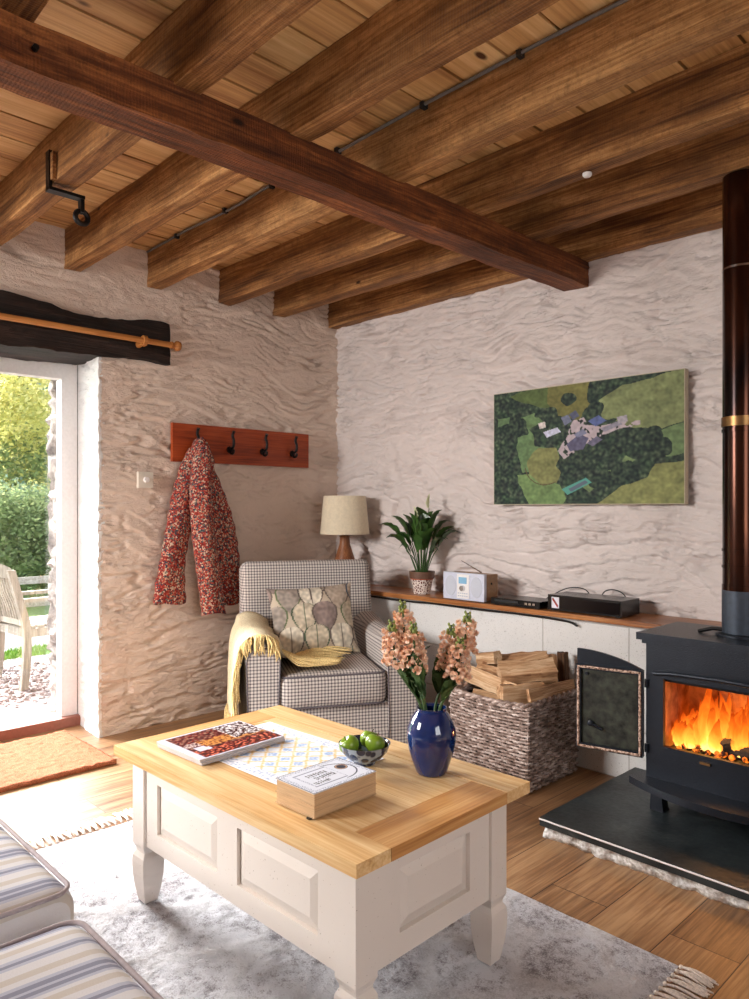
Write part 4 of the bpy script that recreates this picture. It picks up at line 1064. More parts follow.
def stock_stem(lat, dep, ztop, zb, lean, label, seed, zoff=0):
    """one stem of stock; lat along camera-right for the spike, zb bottom of blossoms"""
    R = Vector((.696, .718, 0)); Fd = Vector((-.718, .696, 0)); rg = random.Random(seed)
    loc = (VX+R.x*lean*.25, VY+R.y*lean*.25, TT+.03)
    t = thing('flower_stem', label, 'flower', loc, 0, 'peach flowers in the blue vase')
    o = Vector(loc)
    spike = Vector((VX, VY, 0))+R*lat+Fd*dep
    neck = Vector((VX, VY, TT+.178))+R*max(-.028, min(.028, lean))+Fd*max(-.02, min(.02, dep))
    p0 = Vector((loc[0], loc[1], TT+.03)); p2 = Vector((spike.x, spike.y, zb)); top = Vector((spike.x, spike.y, ztop))+R*lat*.12
    path = smooth_pts([p0, neck, (neck*.45+p2*.55), p2, (p2+top)/2, top], 6)
    bm = BM(); tube(bm, path, [.0042]*(len(path)-8)+[.003]*8, 7); part('stem', bm, M_stemleaf, t, True, world=True)
    axis = (top-p2); L = axis.length
    # blossoms: ruffled rosettes spiralling round the spike
    bm = BM(); n = int(L/.0024); ga = 2.4
    for i in range(n):
        f = i/n
        if f > .80: break
        a = i*ga; rad = .026*(1-.35*f)*(.8+.35*rg.random()); c_ = p2+axis*f
        dv = R*math.cos(a)+Fd*math.sin(a); cen = c_+dv*rad+Vector((0, 0, rg.uniform(-.004, .004))); s_ = .0150*(1-.25*f)
        nrm = (dv+Vector((0, 0, .35))).normalized(); e1 = nrm.orthogonal().normalized(); e2 = nrm.cross(e1)
        for k in range(15):
            b_ = rg.uniform(0, 2*PI); tl_ = rg.uniform(.05, .95); dd = (e1*math.cos(b_)+e2*math.sin(b_))*tl_+nrm*(1.15-tl_)
            dd.normalize(); sd = dd.cross(nrm+Vector((.01, .02, 0))).normalized(); rr = s_*rg.uniform(.8, 1.15); ww = rr*rg.uniform(.38, .52)
            v0 = bm.verts.new(cen+dd*rr*.15); v1 = bm.verts.new(cen+dd*rr*.75+sd*ww+nrm*rg.uniform(-.002, .002)); v2 = bm.verts.new(cen+dd*rr*1.0+nrm*rg.uniform(-.003, .003)); v3 = bm.verts.new(cen+dd*rr*.75-sd*ww+nrm*rg.uniform(-.002, .002))
            bm.faces.new([v0, v1, v2]); bm.faces.new([v0, v2, v3])
    part('blossoms', bm, M_petal, t, world=True)
    bm = BM()
    for i in range(10):
        f = .78+.26*i/10; a = i*ga; c_ = p2+axis*f; dv = R*math.cos(a)+Fd*math.sin(a); r_ = .0055*(1.25-.5*(f-.7)/.3)
        blob(bm, c_+dv*(.013*(1.15-f)+.005), r_, 1, scale=(1, 1, 1.35))
    part('buds', bm, M_bud, t, 'all', world=True)
    for i in range(9):
        f = rg.uniform(.20, .62); k = int(f*(len(path)-14))+4; c_ = path[min(k, len(path)-14)]; c_ = Vector(c_); c_.z = max(c_.z, TT+.175)
        a = rg.uniform(0, 2*PI) if i % 2 else (PI if lat < 0 else 0)+rg.uniform(-.8, .8)
        dv = R*math.cos(a)+Fd*math.sin(a); tip = c_+dv*rg.uniform(.02, .05)+Vector((0, 0, rg.uniform(.05, .11)))
        bm = BM(); blade(bm, c_, tip, rg.uniform(.026, .040), .014); part('leaf', bm, M_stemleaf, t, 'all', world=True)
stock_stem(-.098, .01, .885, .765, -.03, 'leftmost peach flower spike in the blue vase', 1)
stock_stem(-.070, .045, .935, .80, -.015, 'tallest peach flower spike with green bud tip, left half of the vase', 2)
stock_stem(-.046, -.025, .885, .760, -.02, 'low full peach flower spike of the left-hand bunch, nearest the gap', 3)
stock_stem(.050, .015, .875, .745, .012, 'peach flower spike on the right of the gap above the vase', 4)
stock_stem(.068, -.03, .845, .735, .02, 'lowest and fullest peach flower spike of the right-hand bunch', 5)
stock_stem(.094, .04, .905, .79, .03, 'slender peach flower spike leaning furthest right from the vase', 6)

# bowl and apples
t = thing('fruit_bowl', 'small blue and white patterned bowl of green apples on the coffee table', 'bowl', (2.228, -1.845, TT))
bm = BM(); lathe(bm, [(.0, .0), (.030, .0), (.032, .006), (.05, .018), (.066, .036), (.073, .056), (.0745, .058), (.071, .056), (.062, .036), (.045, .02), (.0, .012)], 40); part('body', bm, M_bowl, t, True)
def apple(x, y, z, lb, rot):
    t = thing('green_apple', lb, 'apple', (2.228+x, -1.845+y, TT+z), 0, 'green apples in the bowl'); t.rotation_euler = rot
    bm = BM(); r = .029; prof = []
    for i in range(17):
        a = -PI/2+PI*i/16; rr = r*math.cos(a)*(1+.10*math.sin(a)); zz = r*.92*math.sin(a)
        if a > 1.0: zz -= .010*sst(1.0, 1.57, a)
        if a < -1.1: zz += .005*sst(-1.1, -1.57, a)
        prof.append((max(rr, .0), zz+r))
    lathe(bm, prof, 28, cap=False); bmesh.ops.remove_doubles(bm, verts=bm.verts, dist=1e-5); part('flesh', bm, M_apple, t, 'all')
    bm = BM(); tube(bm, [(0, 0, .044), (.001, 0, .052), (.004, 0, .060)], .0014, 6); part('stalk', bm, M_bark, t, True)
apple(-.018, -.022, .028, 'green apple nearest the books in the bowl', (.5, -.3, 0))
apple(-.020, .030, .026, 'green apple at the back of the bowl, half hidden', (-.2, .3, 1))
apple(.026, .003, .032, 'green apple nearest the vase, standing highest in the bowl', (.2, .35, 2))

# patterned sheet
def sheet_col(u, v):
    b = .085
    n1 = N(u*55, v*55, 2)
    if min(u, 1-u) < .018 or min(v, 1-v) < .018: return (240, 242, 248)
    if min(u*1.5, (1-u)*1.5) < .19 or min(v, 1-v) < .13:
        return (168, 180, 208) if n1 > .12 else (236, 238, 246)
    p = (u*9) % 1; q = (v*6) % 1
    d = abs(p-.5)+abs(q-.5)
    if abs(d-.5) < .09: return (222, 190, 132) if n1 > -.15 else (236, 220, 190)
    if d < .32: return (150, 176, 216) if n1 > -.1 else (210, 220, 236)
    return (226, 230, 238)
sh = painted('patterned_sheet', sheet_col, 150, 110, lambda u, v: (1.70-1.985+.53*u, -2.118+1.945+.345*v, .0012+.0008*math.sin(u*7+v*3)), M_print)
sh.location = (2.006, -1.962, TT); sh.rotation_euler = (0, 0, .043); sh['label'] = 'white sheet printed with blue and yellow diamond pattern lying under the magazine and books'; sh['category'] = 'patterned sheet'
# magazines
def mag_col(u, v):
    n1 = N(u*7, v*6, 1); n2 = N(u*28, v*26, 4); n3 = N(u*60, v*60, 6)
    if u < .075 or u > .985 or v < .03 or v > .965: return (214, 216, 234)
    if u > .62 and v > .42+.2*N(u*5, 1): return (230, 222, 224) if n2+n3*.6 > .08 else (60, 22, 22)
    if .36 < v < .62+.1*n1 and u > .25: return (206, 140, 72) if n2 > -.1 else (120, 52, 24)
    if u < .34 and .45 < v < .60: return (210, 190, 186) if n3+n2 > .0 else (84, 22, 22)
    if .44 < u < .56 and .40 < v < .55: return (90, 130, 190)
    if .13 < u < .28 and .26 < v < .42: return (214, 216, 236)
    if n2 > .22: return (226, 120, 90) if v < .3 else (150, 120, 100)
    if n2 > 0: return (134, 34, 26)
    return (66, 16, 16)
def magazine(z, th, rz, lb, dx=0, dy=0):
    t = thing('magazine', lb, 'magazine', (1.803+dx, -2.052+dy, z), rz, 'magazines on the coffee table')
    part('pages', bbox(-.118, .118, -.152, .152, 0, th-.0012, .001, 1), M_magpages, t)
    painted('cover', mag_col, 110, 130, lambda u, v: (-.1185+.237*u if False else -.1185+.237*(1-v), -.1525+.305*u, th), M_gloss, t)
    part('cover_sheet', bbox(-.1185, .1185, -.1525, .1525, th-.0012, th-.0004, .0003, 1), M_white, t)
magazine(TT+.0015, .0085, .05, 'grey-edged magazine underneath the glossy red one', .001, .003)
magazine(TT+.0102, .0085, .04, 'glossy magazine with a dark red cover, on top of another magazine')
# books
def book_col(u, v):
    if u < .01 or v < .01 or u > .99 or v > .99: return (40, 44, 56)
    c = (222, 226, 238); n3 = N(u*90, v*60, 4)
    e = ((u-.80)/.085)**2+((v-.60)/.12)**2
    if e < 1: return (40, 44, 62) if e < .5 or e > .8 else (190, 150, 120)
    fx = abs(u-.50); fy = abs(v-.5)
    if .60 < u < .97:
        e2 = ((u-.62)/.30)**2+((v-.5)/.36)**2
        if abs(e2-1) < .07: return (70, 76, 96)
    for (a, b, y0, y1, dens) in ((.26, .58, .58, .70, .0), (.30, .62, .40, .54, .0), (.20, .44, .26, .36, .0)):
        if a < u < b and y0 < v < y1:
            p = (u*26) % 1; return (30, 32, 44) if (p < .62 and N(u*70, v*22, 9) > -.18) else c
    if (.15 < u < .18 or .64 < u < .66) and .2 < v < .8: return (150, 158, 180) if n3 > 0 else c
    if (abs(v-.2) < .012 or abs(v-.8) < .012) and .15 < u < .65: return (120, 128, 150)
    if (v < .10 or v > .9 or u < .08 or u > .93) and n3 > .15: return (130, 138, 160)
    return c
def book(z, th, rz, lb, cover):
    t = thing('book', lb, 'book', (2.352, -2.094, z), rz, 'thick books stacked on the coffee table')
    part('page_block', bbox(-.068, .072, -.102, .104, .0014, th-.0014, .0015, 1), M_pages, t)
    part('cover_board', bbox(-.072, .0735, -.1045, .1055, th-.0014, th, .0006, 1), M_white if cover else M_pages, t)
    part('cover_board', bbox(-.072, .0735, -.1045, .1055, 0, .0014, .0006, 1), M_pages, t)
    if cover: painted('cover_print', book_col, 150, 110, lambda u, v: (.0735-.1455*v, -.1045+.21*u, th+.0004), M_print, t)
book(TT+.0035, .027, .03, 'thick cream-edged book underneath the one with the white cover', False)
book(TT+.0308, .031, .03, 'thick paperback with a white illustrated cover, top of the two books', True)
bm = BM(); lathe(bm, [(.0, 0), (.007, 0), (.0085, .0015), (.0085, .0028), (.0, .0032)], 16, (2.413, -2.196, TT)); solo('black_button', bm, M_black, 'small black disc poking out under the corner of the bottom book', 'disc', smooth=True)
# ------------------------------------------------------------------ rug, mat, sofa
def rug():
    t = thing('area_rug', 'shaggy pale grey and cream trellis rug under the coffee table', 'rug', (2.0, -2.1, .0005))
    x0, x1, y0, y1 = 1.085-2.0, 2.935-2.0, -2.85+2.1, -1.375+2.1; vs = []; fs = []; nx, ny = 230, 180
    for j in range(ny+1):
        for i in range(nx+1):
            u, v = i/nx, j/ny; e = min(1, min(u, 1-u)*40, min(v, 1-v)*30)
            x, y = x0+(x1-x0)*u, y0+(y1-y0)*v
            a = math.cos(x*2*PI/.30)+math.cos(y*2*PI/.30*.8)
            h = .0065+.0045*N(x*14, y*26, 1)+.0035*N(x*60, y*60, 4)+.0025*(1-min(1, abs(a)))
            h = h*e
            wy = .008*N(x*5, y*0, 3) if v > .98 else 0
            vs.append((x+.006*N(y*9, x*9, 2), y+wy+.006*N(x*9, y*9, 8), max(.0006, h)))
    for j in range(ny):
        for i in range(nx):
            a = j*(nx+1)+i; fs.append((a, a+1, a+nx+2, a+nx+1))
    me = bpy.data.meshes.new('pile'); me.from_pydata(vs, [], fs); me.materials.append(M_rug); me.update()
    for p in me.polygons: p.use_smooth = True
    o = bpy.data.objects.new('pile', me); COL.objects.link(o); o.parent = t
    rg = random.Random(2)
    for side, xx, s in (('l', x0, -1), ('r', x1, 1)):
        bm = BM(); y = y0
        while y < y1:
            kn = Vector((xx+s*.006, y, .006)); blob(bm, kn, .0065, 1)
            for k in range(4):
                a = rg.uniform(-.28, .28); L = rg.uniform(.075, .10)
                p1 = kn+Vector((s*L*.4, a*L*.5, .002+rg.random()*.004)); p2 = kn+Vector((s*L, a*L+.006*rg.uniform(-1, 1), -.003))
                tube(bm, smooth_pts([kn, p1, p2], 3), [.003, .003, .0032, .0032, .003, .0026, .002], 5)
            y += .024
        f_ = part('fringe', bm, M_tassel, t, 'all'); f_['kind'] = 'stuff'
rug()
bm = BM()
sub_box(bm, -.17, .445, -2.55, -1.765, .001, .022, .012, lambda p: p+Vector((.007*N(p.x*40, p.y*40, 1), .006*N(p.y*40, p.x*40, 5), (.006*N(p.x*50, p.y*50, 3)+.005*N(p.x*130, p.y*130, 3)) if p.z > .015 else 0)))
solo('coir_doormat', bm, M_coir, 'orange-brown coir doormat on the floor inside the garden door', 'doormat', smooth='all')

def sofa():
    t = thing('sofa', 'striped sofa whose seat cushions fill the lower left corner', 'sofa', (2.3, -3.1, 0))
    def W(bm): bm.transform(Matrix.Translation((-2.3, 3.1, 0))); return bm
    part('base', W(puff_box(1.56, 3.12, -3.55, -2.76, .06, .31, .03)), M_sofa, t, 'all')
    part('backrest', W(puff_box(1.56, 3.12, -3.75, -3.50, .10, .80, .06)), M_stripe, t, 'all')
    part('arm', W(puff_box(1.36, 1.585, -3.72, -2.78, .06, .58, .07)), M_stripe, t, 'all')
    for x0, x1, y1 in ((1.60, 2.31, -2.69), (2.39, 3.06, -2.725)):
        c_ = part('seat_cushion', W(puff_box(x0, x1, -3.5, y1, .30, .452, .05, .022, d=.03)), M_stripe, t, 'all')
        for z in (.452-.008, .30+.014):
            m = BM(); tube(m, rrect(x0-2.3, x1-2.3, -.4, y1+3.1, .05, z), .0048, 7, False); part('piping', m, M_pipe_light, t, 'all')
    for sx_ in (-.85, .75):
        for sy_ in (-.4, .28):
            m = BM(); lathe(m, [(.02, 0), (.026, .065)], 12, (sx_, sy_, 0)); part('leg', m, M_iron, t, True)
sofa()

# ------------------------------------------------------------------ log basket
BX0, BX1, BY0, BY1, BH = 1.585, 2.008, -.70, -.30, .375
def basket():
    cx_, cy_ = (BX0+BX1)/2, (BY0+BY1)/2
    t = thing('wicker_log_basket', 'rectangular grey-brown wicker basket full of split logs beside the stove', 'basket', (cx_, cy_, .001))
    hx, hy = (BX1-BX0)/2, (BY1-BY0)/2
    def rect(z, off=0, n=26, ny=24):
        k = .95+.05*(z/BH); a, b = hx*k+off, hy*k+off; pts = []
        for i in range(n): pts.append((-a+2*a*i/n, -b))
        for i in range(ny): pts.append((a, -b+2*b*i/ny))
        for i in range(n): pts.append((a-2*a*i/n, b))
        for i in range(ny): pts.append((-a, b-2*b*i/ny))
        return pts
    bm = BM(); rows = 25
    for r in range(rows):
        z = .012+(BH-.03)*r/(rows-1); pts = rect(z); n = len(pts); P_ = []
        for i in range(n*2+1):
            j = i//2 % n; a = Vector(pts[j]+(0,)); b = Vector(pts[(j+1) % n]+(0,)); p = a if i % 2 == 0 else (a+b)/2
            q = p.normalized(); ph = (i//2+r) % 2
            off = (.0075 if ((i//4) + r) % 2 else -.004) if i % 2 == 0 else .001
            # outward normal of the nearest side
            k = .95+.05*(z/BH)
            nx_ = Vector((math.copysign(1, p.x), 0, 0)) if abs(p.x)/(hx*k) > abs(p.y)/(hy*k) else Vector((0, math.copysign(1, p.y), 0))
            sag = -.012*math.cos(p.x/hx*PI/2)*(z/BH)**2 if abs(p.y)/(hy*k) > .98 else 0
            P_.append(p+nx_*off+Vector((0, 0, z+.0012*N(i*.7, r*3.1, 1)+sag)))
        tube(bm, P_, .0062, 6, False)
    part('wicker_weave', bm, M_wicker, t, 'all')
    bm = BM()
    lo, hi = rect(0), rect(BH)
    for i in range(0, len(lo), 1):
        if i % 2: continue
        tube(bm, [(lo[i][0], lo[i][1], 0), (hi[i][0], hi[i][1], BH-.005)], .0035, 5)
    part('stakes', bm, M_wicker, t, 'all')
    bm = BM()
    for ph in (0, PI):
        pts = rect(BH, 0, 40, 36); P_ = []
        for i, (x, y) in enumerate(pts+[pts[0]]):
            a = i*.9+ph; sag = -.012*math.cos(x/hx*PI/2) if abs(y) > hy*.98 else 0
            d = Vector((x, y, 0)).normalized(); P_.append(Vector((x, y, BH-.004+sag+.006*math.sin(a)))+d*.006*math.cos(a))
        tube(bm, P_, .0085, 6, False)
    part('braided_rim', bm, M_wicker, t, 'all')
    bm = BM(); a, b = hx*.95-.014, hy*.95-.014; a2, b2 = hx-.014, hy-.014
    lo = [bm.verts.new((sx_*a, sy_*b, .006)) for sx_, sy_ in ((-1, -1), (1, -1), (1, 1), (-1, 1))]; hi = [bm.verts.new((sx_*a2, sy_*b2, BH-.03)) for sx_, sy_ in ((-1, -1), (1, -1), (1, 1), (-1, 1))]
    for k in range(4): bm.faces.new([lo[k], lo[(k+1) % 4], hi[(k+1) % 4], hi[k]])
    bm.faces.new(lo); part('liner', bm, M_blackmatte, t)
basket()
def log(label, c, L, r, yaw, pitch=0, roll=0, shape='wedge', bark=False, seed=0, cat='log', name='firewood_log', group='split logs in the basket'):
    rg = random.Random(seed); bm = BM()
    if shape == 'wedge': prof = [(0, .95), (.85, -.35), (.5, -.62), (0, -.75), (-.5, -.62), (-.85, -.35)]; bk = {2, 3, 4}
    elif shape == 'slab': prof = [(-1, .26), (1, .34), (1.05, -.2), (-.95, -.3)]; bk = set()
    elif shape == 'quad': prof = [(-.8, .6), (.75, .7), (.9, -.5), (.1, -.8), (-.85, -.55)]; bk = {2, 3}
    else: prof = [(math.cos(2*PI*k/10), math.sin(2*PI*k/10)) for k in range(10)]; bk = set(range(10))
    fine = []
    for k in range(len(prof)):
        a, b = prof[k], prof[(k+1) % len(prof)]
        for m in range(3): fine.append((a[0]+(b[0]-a[0])*m/3, a[1]+(b[1]-a[1])*m/3, k in bk))
    n = 12; rings = []
    for i in range(n+1):
        x = (i/n-.5)*L; ring = []
        for j, (y, z, bb) in enumerate(fine):
            d = 1+.16*N(x*14+seed, y*2, z*2)+.14*N(x*3, y*7+seed, z*7)+.07*N(x*40, y*9+seed, z*9)
            ring.append(bm.verts.new((x+.008*N(y*3, z*3, seed)*(1 if i in (0, n) else 0), y*r*d, z*r*d)))
        rings.append(ring)
    m = len(fine)
    for a, b in zip(rings, rings[1:]):
        for k in range(m):
            f = bm.faces.new([a[k], a[(k+1) % m], b[(k+1) % m], b[k]]); f.material_index = 1 if fine[k][2] else 0
    bm.faces.new(rings[0]); bm.faces.new(rings[-1])
    o = link_obj(name, bm, [M_log, M_bark] if not bark else [M_bark, M_bark], None, True)
    o.location = c; o.rotation_euler = Euler((roll, pitch, yaw), 'XYZ'); o['label'] = label; o['category'] = cat
    if group: o['group'] = group
    return o
R_ = math.radians
log('long pale split log along the front left of the basket, nearest the vase', (1.735, -.575, .405), .33, .055, R_(-10), R_(5), R_(28), 'wedge', False, 1)
log('long narrow pale split log just behind the front left log', (1.72, -.475, .412), .32, .045, R_(-12), 0, R_(-30), 'quad', False, 2)
log('dark bark-covered log at the back left of the basket', (1.715, -.37, .465), .30, .055, R_(18), R_(-9), R_(75), 'wedge', False, 3)
log('short split stick lying across the middle of the basket', (1.80, -.42, .480), .22, .030, R_(52), R_(-14), R_(20), 'quad', False, 4)
log('broad split log resting on top at the right of the basket', (1.865, -.50, .455), .25, .062, R_(46), R_(-5), R_(25), 'quad', False, 5)
log('brown split log under the top right log, end facing the room', (1.90, -.595, .392), .20, .055, R_(62), 0, R_(150), 'wedge', False, 6)
log('thin plank of wood leaning along the right rim of the basket', (1.988, -.49, .40), .38, .026, R_(92), R_(3), R_(72), 'slab', False, 7)
log('stub of bark wood standing upright at the back right of the basket', (1.95, -.335, .44), .20, .028, R_(10), R_(86), 0, 'quad', True, 8)
log('pale peeled stub standing upright beside the bark stub at the back', (1.888, -.335, .43), .18, .030, R_(0), R_(88), R_(90), 'wedge', False, 9)
log('pale round-ended log poking up behind the right-hand flowers', (1.60, -.43, .475), .16, .034, R_(-20), R_(-14), R_(90), 'quad', False, 10)
log('split log deep in the middle of the basket', (1.80, -.46, .33), .30, .06, R_(0), 0, 0, 'wedge', False, 11)
log('split log deep at the front of the basket', (1.77, -.56, .31), .30, .055, R_(3), 0, R_(120), 'wedge', False, 12)

# ------------------------------------------------------------------ hearth, stove, flue
HZ = .07
t = thing('stone_hearth', 'dark slate hearth slab on rough mortar below the stove', 'hearth', (2.8, -.62, 0))
def W(bm, o=(2.8, -.62, 0)): bm.transform(Matrix.Translation((-o[0], -o[1], -o[2]))); return bm
bm = BM(); sub_box(bm, 2.25, 4.1, -.988, -.246, .040, HZ, .03, lambda p: p+Vector((.003*N(p.x*9, p.y*9, 1), .006*N(p.x*5, p.z*30, 2), .0015*N(p.x*8, p.y*8, 4)))); bevel(bm, .006, 2, 50); part('slate_slab', W(bm), M_slate, t, True)
bm = BM(); sub_box(bm, 2.268, 4.1, -.976, -.25, .0, .045, .014, lambda p: p+Vector((.012*N(p.x*30, p.y*30, p.z*30), .016*N(p.x*26, p.y*26, p.z*40) if p.y < -.9 else 0, 0))); part('mortar_bed', W(bm), M_mortar, t, 'all')
bm = BM(); tube(bm, [(2.25+.0+i*.03, -.989+.002*N(i*.6, 1), HZ-.005) for i in range(60)], .0035, 5); part('painted_edge_line', W(bm), M_white, t, True)

SX0, SX1, SY0, SY1, ST = 2.50, 3.06, -.65, -.335, .738
FX0, FX1, FZ0, FZ1 = 2.565, 2.995, .328, .575
def stove():
    o = (2.78, -.5, HZ+.001); t = thing('wood_stove', 'black cast iron wood-burning stove with its doors open and a fire burning', 'stove', o)
    def W2(bm): return W(bm, o)
    z0 = .165
    # body shell
    bm = BM(); box(bm, SX0, SX0+.02, SY0, SY1, z0, .715); box(bm, SX1-.02, SX1, SY0, SY1, z0, .715); box(bm, SX0+.02, SX1-.02, SY1-.02, SY1, z0, .715); box(bm, SX0+.02, SX1-.02, SY0, SY1-.02, z0, z0+.03); box(bm, SX0+.02, SX1-.02, SY0+.02, SY1-.02, .69, .715)
    part('body', W2(bm), M_stove, t)
    # front plate with arched-shoulder opening
    bm = BM(); box(bm, SX0, FX0, SY0-.012, SY0+.006, z0, .715); box(bm, FX1, SX1, SY0-.012, SY0+.006, z0, .715); box(bm, FX0, FX1, SY0-.012, SY0+.006, z0, FZ0); box(bm, FX0, FX1, SY0-.012, SY0+.006, FZ1, .715)
    bevel(bm, .003, 2); part('front_plate', W2(bm), M_stove, t)
    bm = BM(); tube(bm, [(SX0+.03, SY0-.016, FZ1+.014), (FX0+.04, SY0-.020, FZ1+.024), ((FX0+FX1)/2, SY0-.024, FZ1+.030), (FX1-.04, SY0-.020, FZ1+.024), (SX1-.03, SY0-.016, FZ1+.014)], .007, 8); part('hood_moulding', W2(bm), M_stove, t, True)
    bm = BM(); vs = box(bm, SX0+.022, SX1-.022, SY0+.02, SY1-.03, .50, .512)
    for v in vs:
        if v.co.y < SY0+.1: v.co.z += .06
    part('shade_baffle', W2(bm), M_char, t)  # dark sloping plate added so the upper firebox stays black
    # top plate with thick rounded edge
    bm = bbox(SX0-.028, SX1+.028, SY0-.035, SY1+.01, .712, ST, .009, 3); part('top_plate', W2(bm), M_stove, t, True)
    bm = bbox(SX0-.012, SX1+.012, SY0-.022, SY1, .698, .713, .005, 2); part('cornice', W2(bm), M_stove, t, True)
    # firebricks
    bm = BM()
    for i in range(4):
        w = (SX1-SX0-.06)/4; x = SX0+.03+i*w; sub = bbox(x+.002, x+w-.002, SY1-.05, SY1-.022, z0+.12, .62, .003, 1); me = bpy.data.meshes.new('t'); sub.to_mesh(me); sub.free(); bm.from_mesh(me); bpy.data.meshes.remove(me)
    for s, x0, x1 in ((-1, SX0+.022, SX0+.045), (1, SX1-.045, SX1-.022)):
        for i in range(2):
            y = SY0+.03+i*.125; sub = bbox(x0, x1, y, y+.121, z0+.12, .60, .003, 1); me = bpy.data.meshes.new('t'); sub.to_mesh(me); sub.free(); bm.from_mesh(me); bpy.data.meshes.remove(me)
    part('firebricks', W2(bm), M_fbrick, t)
    bm = BM(); box(bm, SX0+.02, SX1-.02, SY0+.006, SY1-.02, .285, .300)
    for i in range(16):
        x = FX0+.01+i*.028; box(bm, x, x+.008, SY0+.01, SY1-.05, .30, .308)
    part('grate', W2(bm), M_stove, t)
    part('air_slider', W2(bbox(2.70, 2.735, SY0-.022, SY0-.012, .30, .308, .001, 1)), M_brass, t)
    # ash lip: tray with bowed front
    bm = BM(); n = 28; poly = []
    for i in range(n+1):
        x = SX0-.045+(SX1-SX0+.09)*i/n; c_ = (x-(SX0+SX1)/2)/((SX1-SX0)/2+.045); poly.append((x, SY0-.055-.085*(1-c_*c_)))
    poly = [(SX1+.045, SY0+.02)]+poly[::-1]+[(SX0-.045, SY0+.02)]
    prism(bm, poly, .178, .204); bevel(bm, .009, 3, 40); part('ash_lip', W2(bm), M_stove, t, True)
    for (x, y) in ((SX0+.02, SY0+.045), (SX1-.02, SY0+.045), (SX0+.035, SY1-.03), (SX1-.035, SY1-.03)):
        bm = BM(); rings = []
        for (z, r, dx) in ((HZ+.001, .026, .006), (HZ+.008, .025, .004), (.15, .019, 0), (.178, .021, 0)):
            s = -1 if x < 2.8 else 1; rings.append([bm.verts.new((x+s*-dx+a*r, y+b*r, z)) for a, b in ((-1, -1), (1, -1), (1, 1), (-1, 1))])
        for a, b in zip(rings, rings[1:]):
            for k in range(4): bm.faces.new([a[k], a[(k+1) % 4], b[(k+1) % 4], b[k]])
        bm.faces.new(rings[0]); bm.faces.new(rings[-1]); bevel(bm, .003, 2); part('leg', W2(bm), M_stove, t)
    # doors: open, hinged at the front corners; the outer plate carries half of the arch
    DW = .262
    def door(hx, s):
        # local frame: a along the door from hinge, n facing the room (inner side)
        ang = math.radians(193.0) if s < 0 else math.radians(-13.0)
        ax = Vector((math.cos(ang), math.sin(ang), 0)); nn = Vector((ax.y, -ax.x, 0)) if s < 0 else Vector((ax.y, -ax.x, 0))*1
        if nn.y > 0: nn = -nn
        H = Vector((hx, SY0-.016, 0))
        Mt = Matrix(((ax.x, nn.x, 0, H.x), (ax.y, nn.y, 0, H.y), (0, 0, 1, 0), (0, 0, 0, 1)))
        zb, zt = .272, .594
        bm = BM(); n = 12
        poly = [(.012, zb), (DW, zb), (DW, zt+.058)]+[(.012+(DW-.012)*(1-i/n), zt+.058*(1-(i/n)**2)) for i in range(1, n+1)]
        Q = Matrix(((1, 0, 0, 0), (0, 0, 1, 0), (0, 1, 0, 0), (0, 0, 0, 1)))
        prism(bm, poly, -.016, -.006, M=Mt @ Q); d = part('door', W2(bm), M_stove, t)
        bm = BM()
        for (a0, a1, c0, c1) in ((.012, .030, zb, zt), (DW-.018, DW, zb, zt), (.03, DW-.018, zb, zb+.018), (.03, DW-.018, zt-.018, zt)): box(bm, a0, a1, -.006, .010, c0, c1, M=Mt)
        part('door_rim', W2(bm), M_stove, d)
        bm = BM(); box(bm, .03, DW-.018, -.006, -.002, zb+.018, zt-.018, M=Mt); part('sooty_lining', W2(bm), M_stovein, d)
        bm = BM(); pp = [(.022, .011, zb+.008), (DW-.009, .011, zb+.008), (DW-.009, .011, zt-.008), (.022, .011, zt-.008), (.022, .011, zb+.008)]; P2 = []
        for a, b in zip(pp, pp[1:]):
            for k in range(14): P2.append(Mt @ (Vector(a)*(1-k/14)+Vector(b)*(k/14)+Vector((0, .001*N(k, a[0]*9, 1), .0012*N(k*.8, a[2]*9)))))
        P2.append(P2[0]); tube(bm, P2, .0052, 6, False); part('rope_seal', W2(bm), M_rope, d, True)
        bm = BM(); tube(bm, [Mt @ Vector((DW-.055, -.004, .37)), Mt @ Vector((DW-.055, .012, .37)), Mt @ Vector((DW-.055, .014, .37))], [.011, .011, .006], 10); tube(bm, [Mt @ Vector((DW-.055, .006, .37)), Mt @ Vector((DW-.10, .006, .352))], .006, 6); part('latch', W2(bm), M_stove, d, True)
        bm = BM(); tube(bm, [Mt @ Vector((DW-.04, -.004, .56)), Mt @ Vector((DW-.04, .004, .56))], .007, 8); part('rivet', W2(bm), M_stove, d, True)
        for z in (.31, .55):
            bm = BM(); tube(bm, [(H.x, H.y, z-.015), (H.x, H.y, z+.015)], .008, 8); part('hinge', W2(bm), M_stove, d, True)
    door(SX0+.004, -1); door(SX1-.004, 1)
stove()
# flue
FLX, FLY = 2.775, -.49
t = thing('flue_pipe', 'tall bronzed flue pipe with brass collars rising from the stove', 'flue pipe', (FLX, FLY, ST))
bm = BM(); lathe(bm, [(.064, .0), (.064, .165)], 40); part('base_section', bm, M_flue_grey, t, True, label='grey base section')
bm = BM(); lathe(bm, [(.0615, .16), (.0615, 1.66)], 48); part('pipe', bm, M_flue, t, True)
for z, h, r, m in ((.165, .02, .064, M_flue), (.245, .010, .0645, M_flue), (.305, .010, .0645, M_flue), (.735, .012, .0645, M_flue), (.755, .035, .0652, M_brass), (1.32, .008, .064, M_chrome)):
    bm = BM(); lathe(bm, [(.06, z), (r, z+.001), (r, z+h), (.06, z+h+.001)], 40); part('collar', bm, m, t, True)
bm = BM(); lathe(bm, [(.085, 0), (.085, .008), (.066, .012)], 40); part('flange', bm, M_stove, t, True)
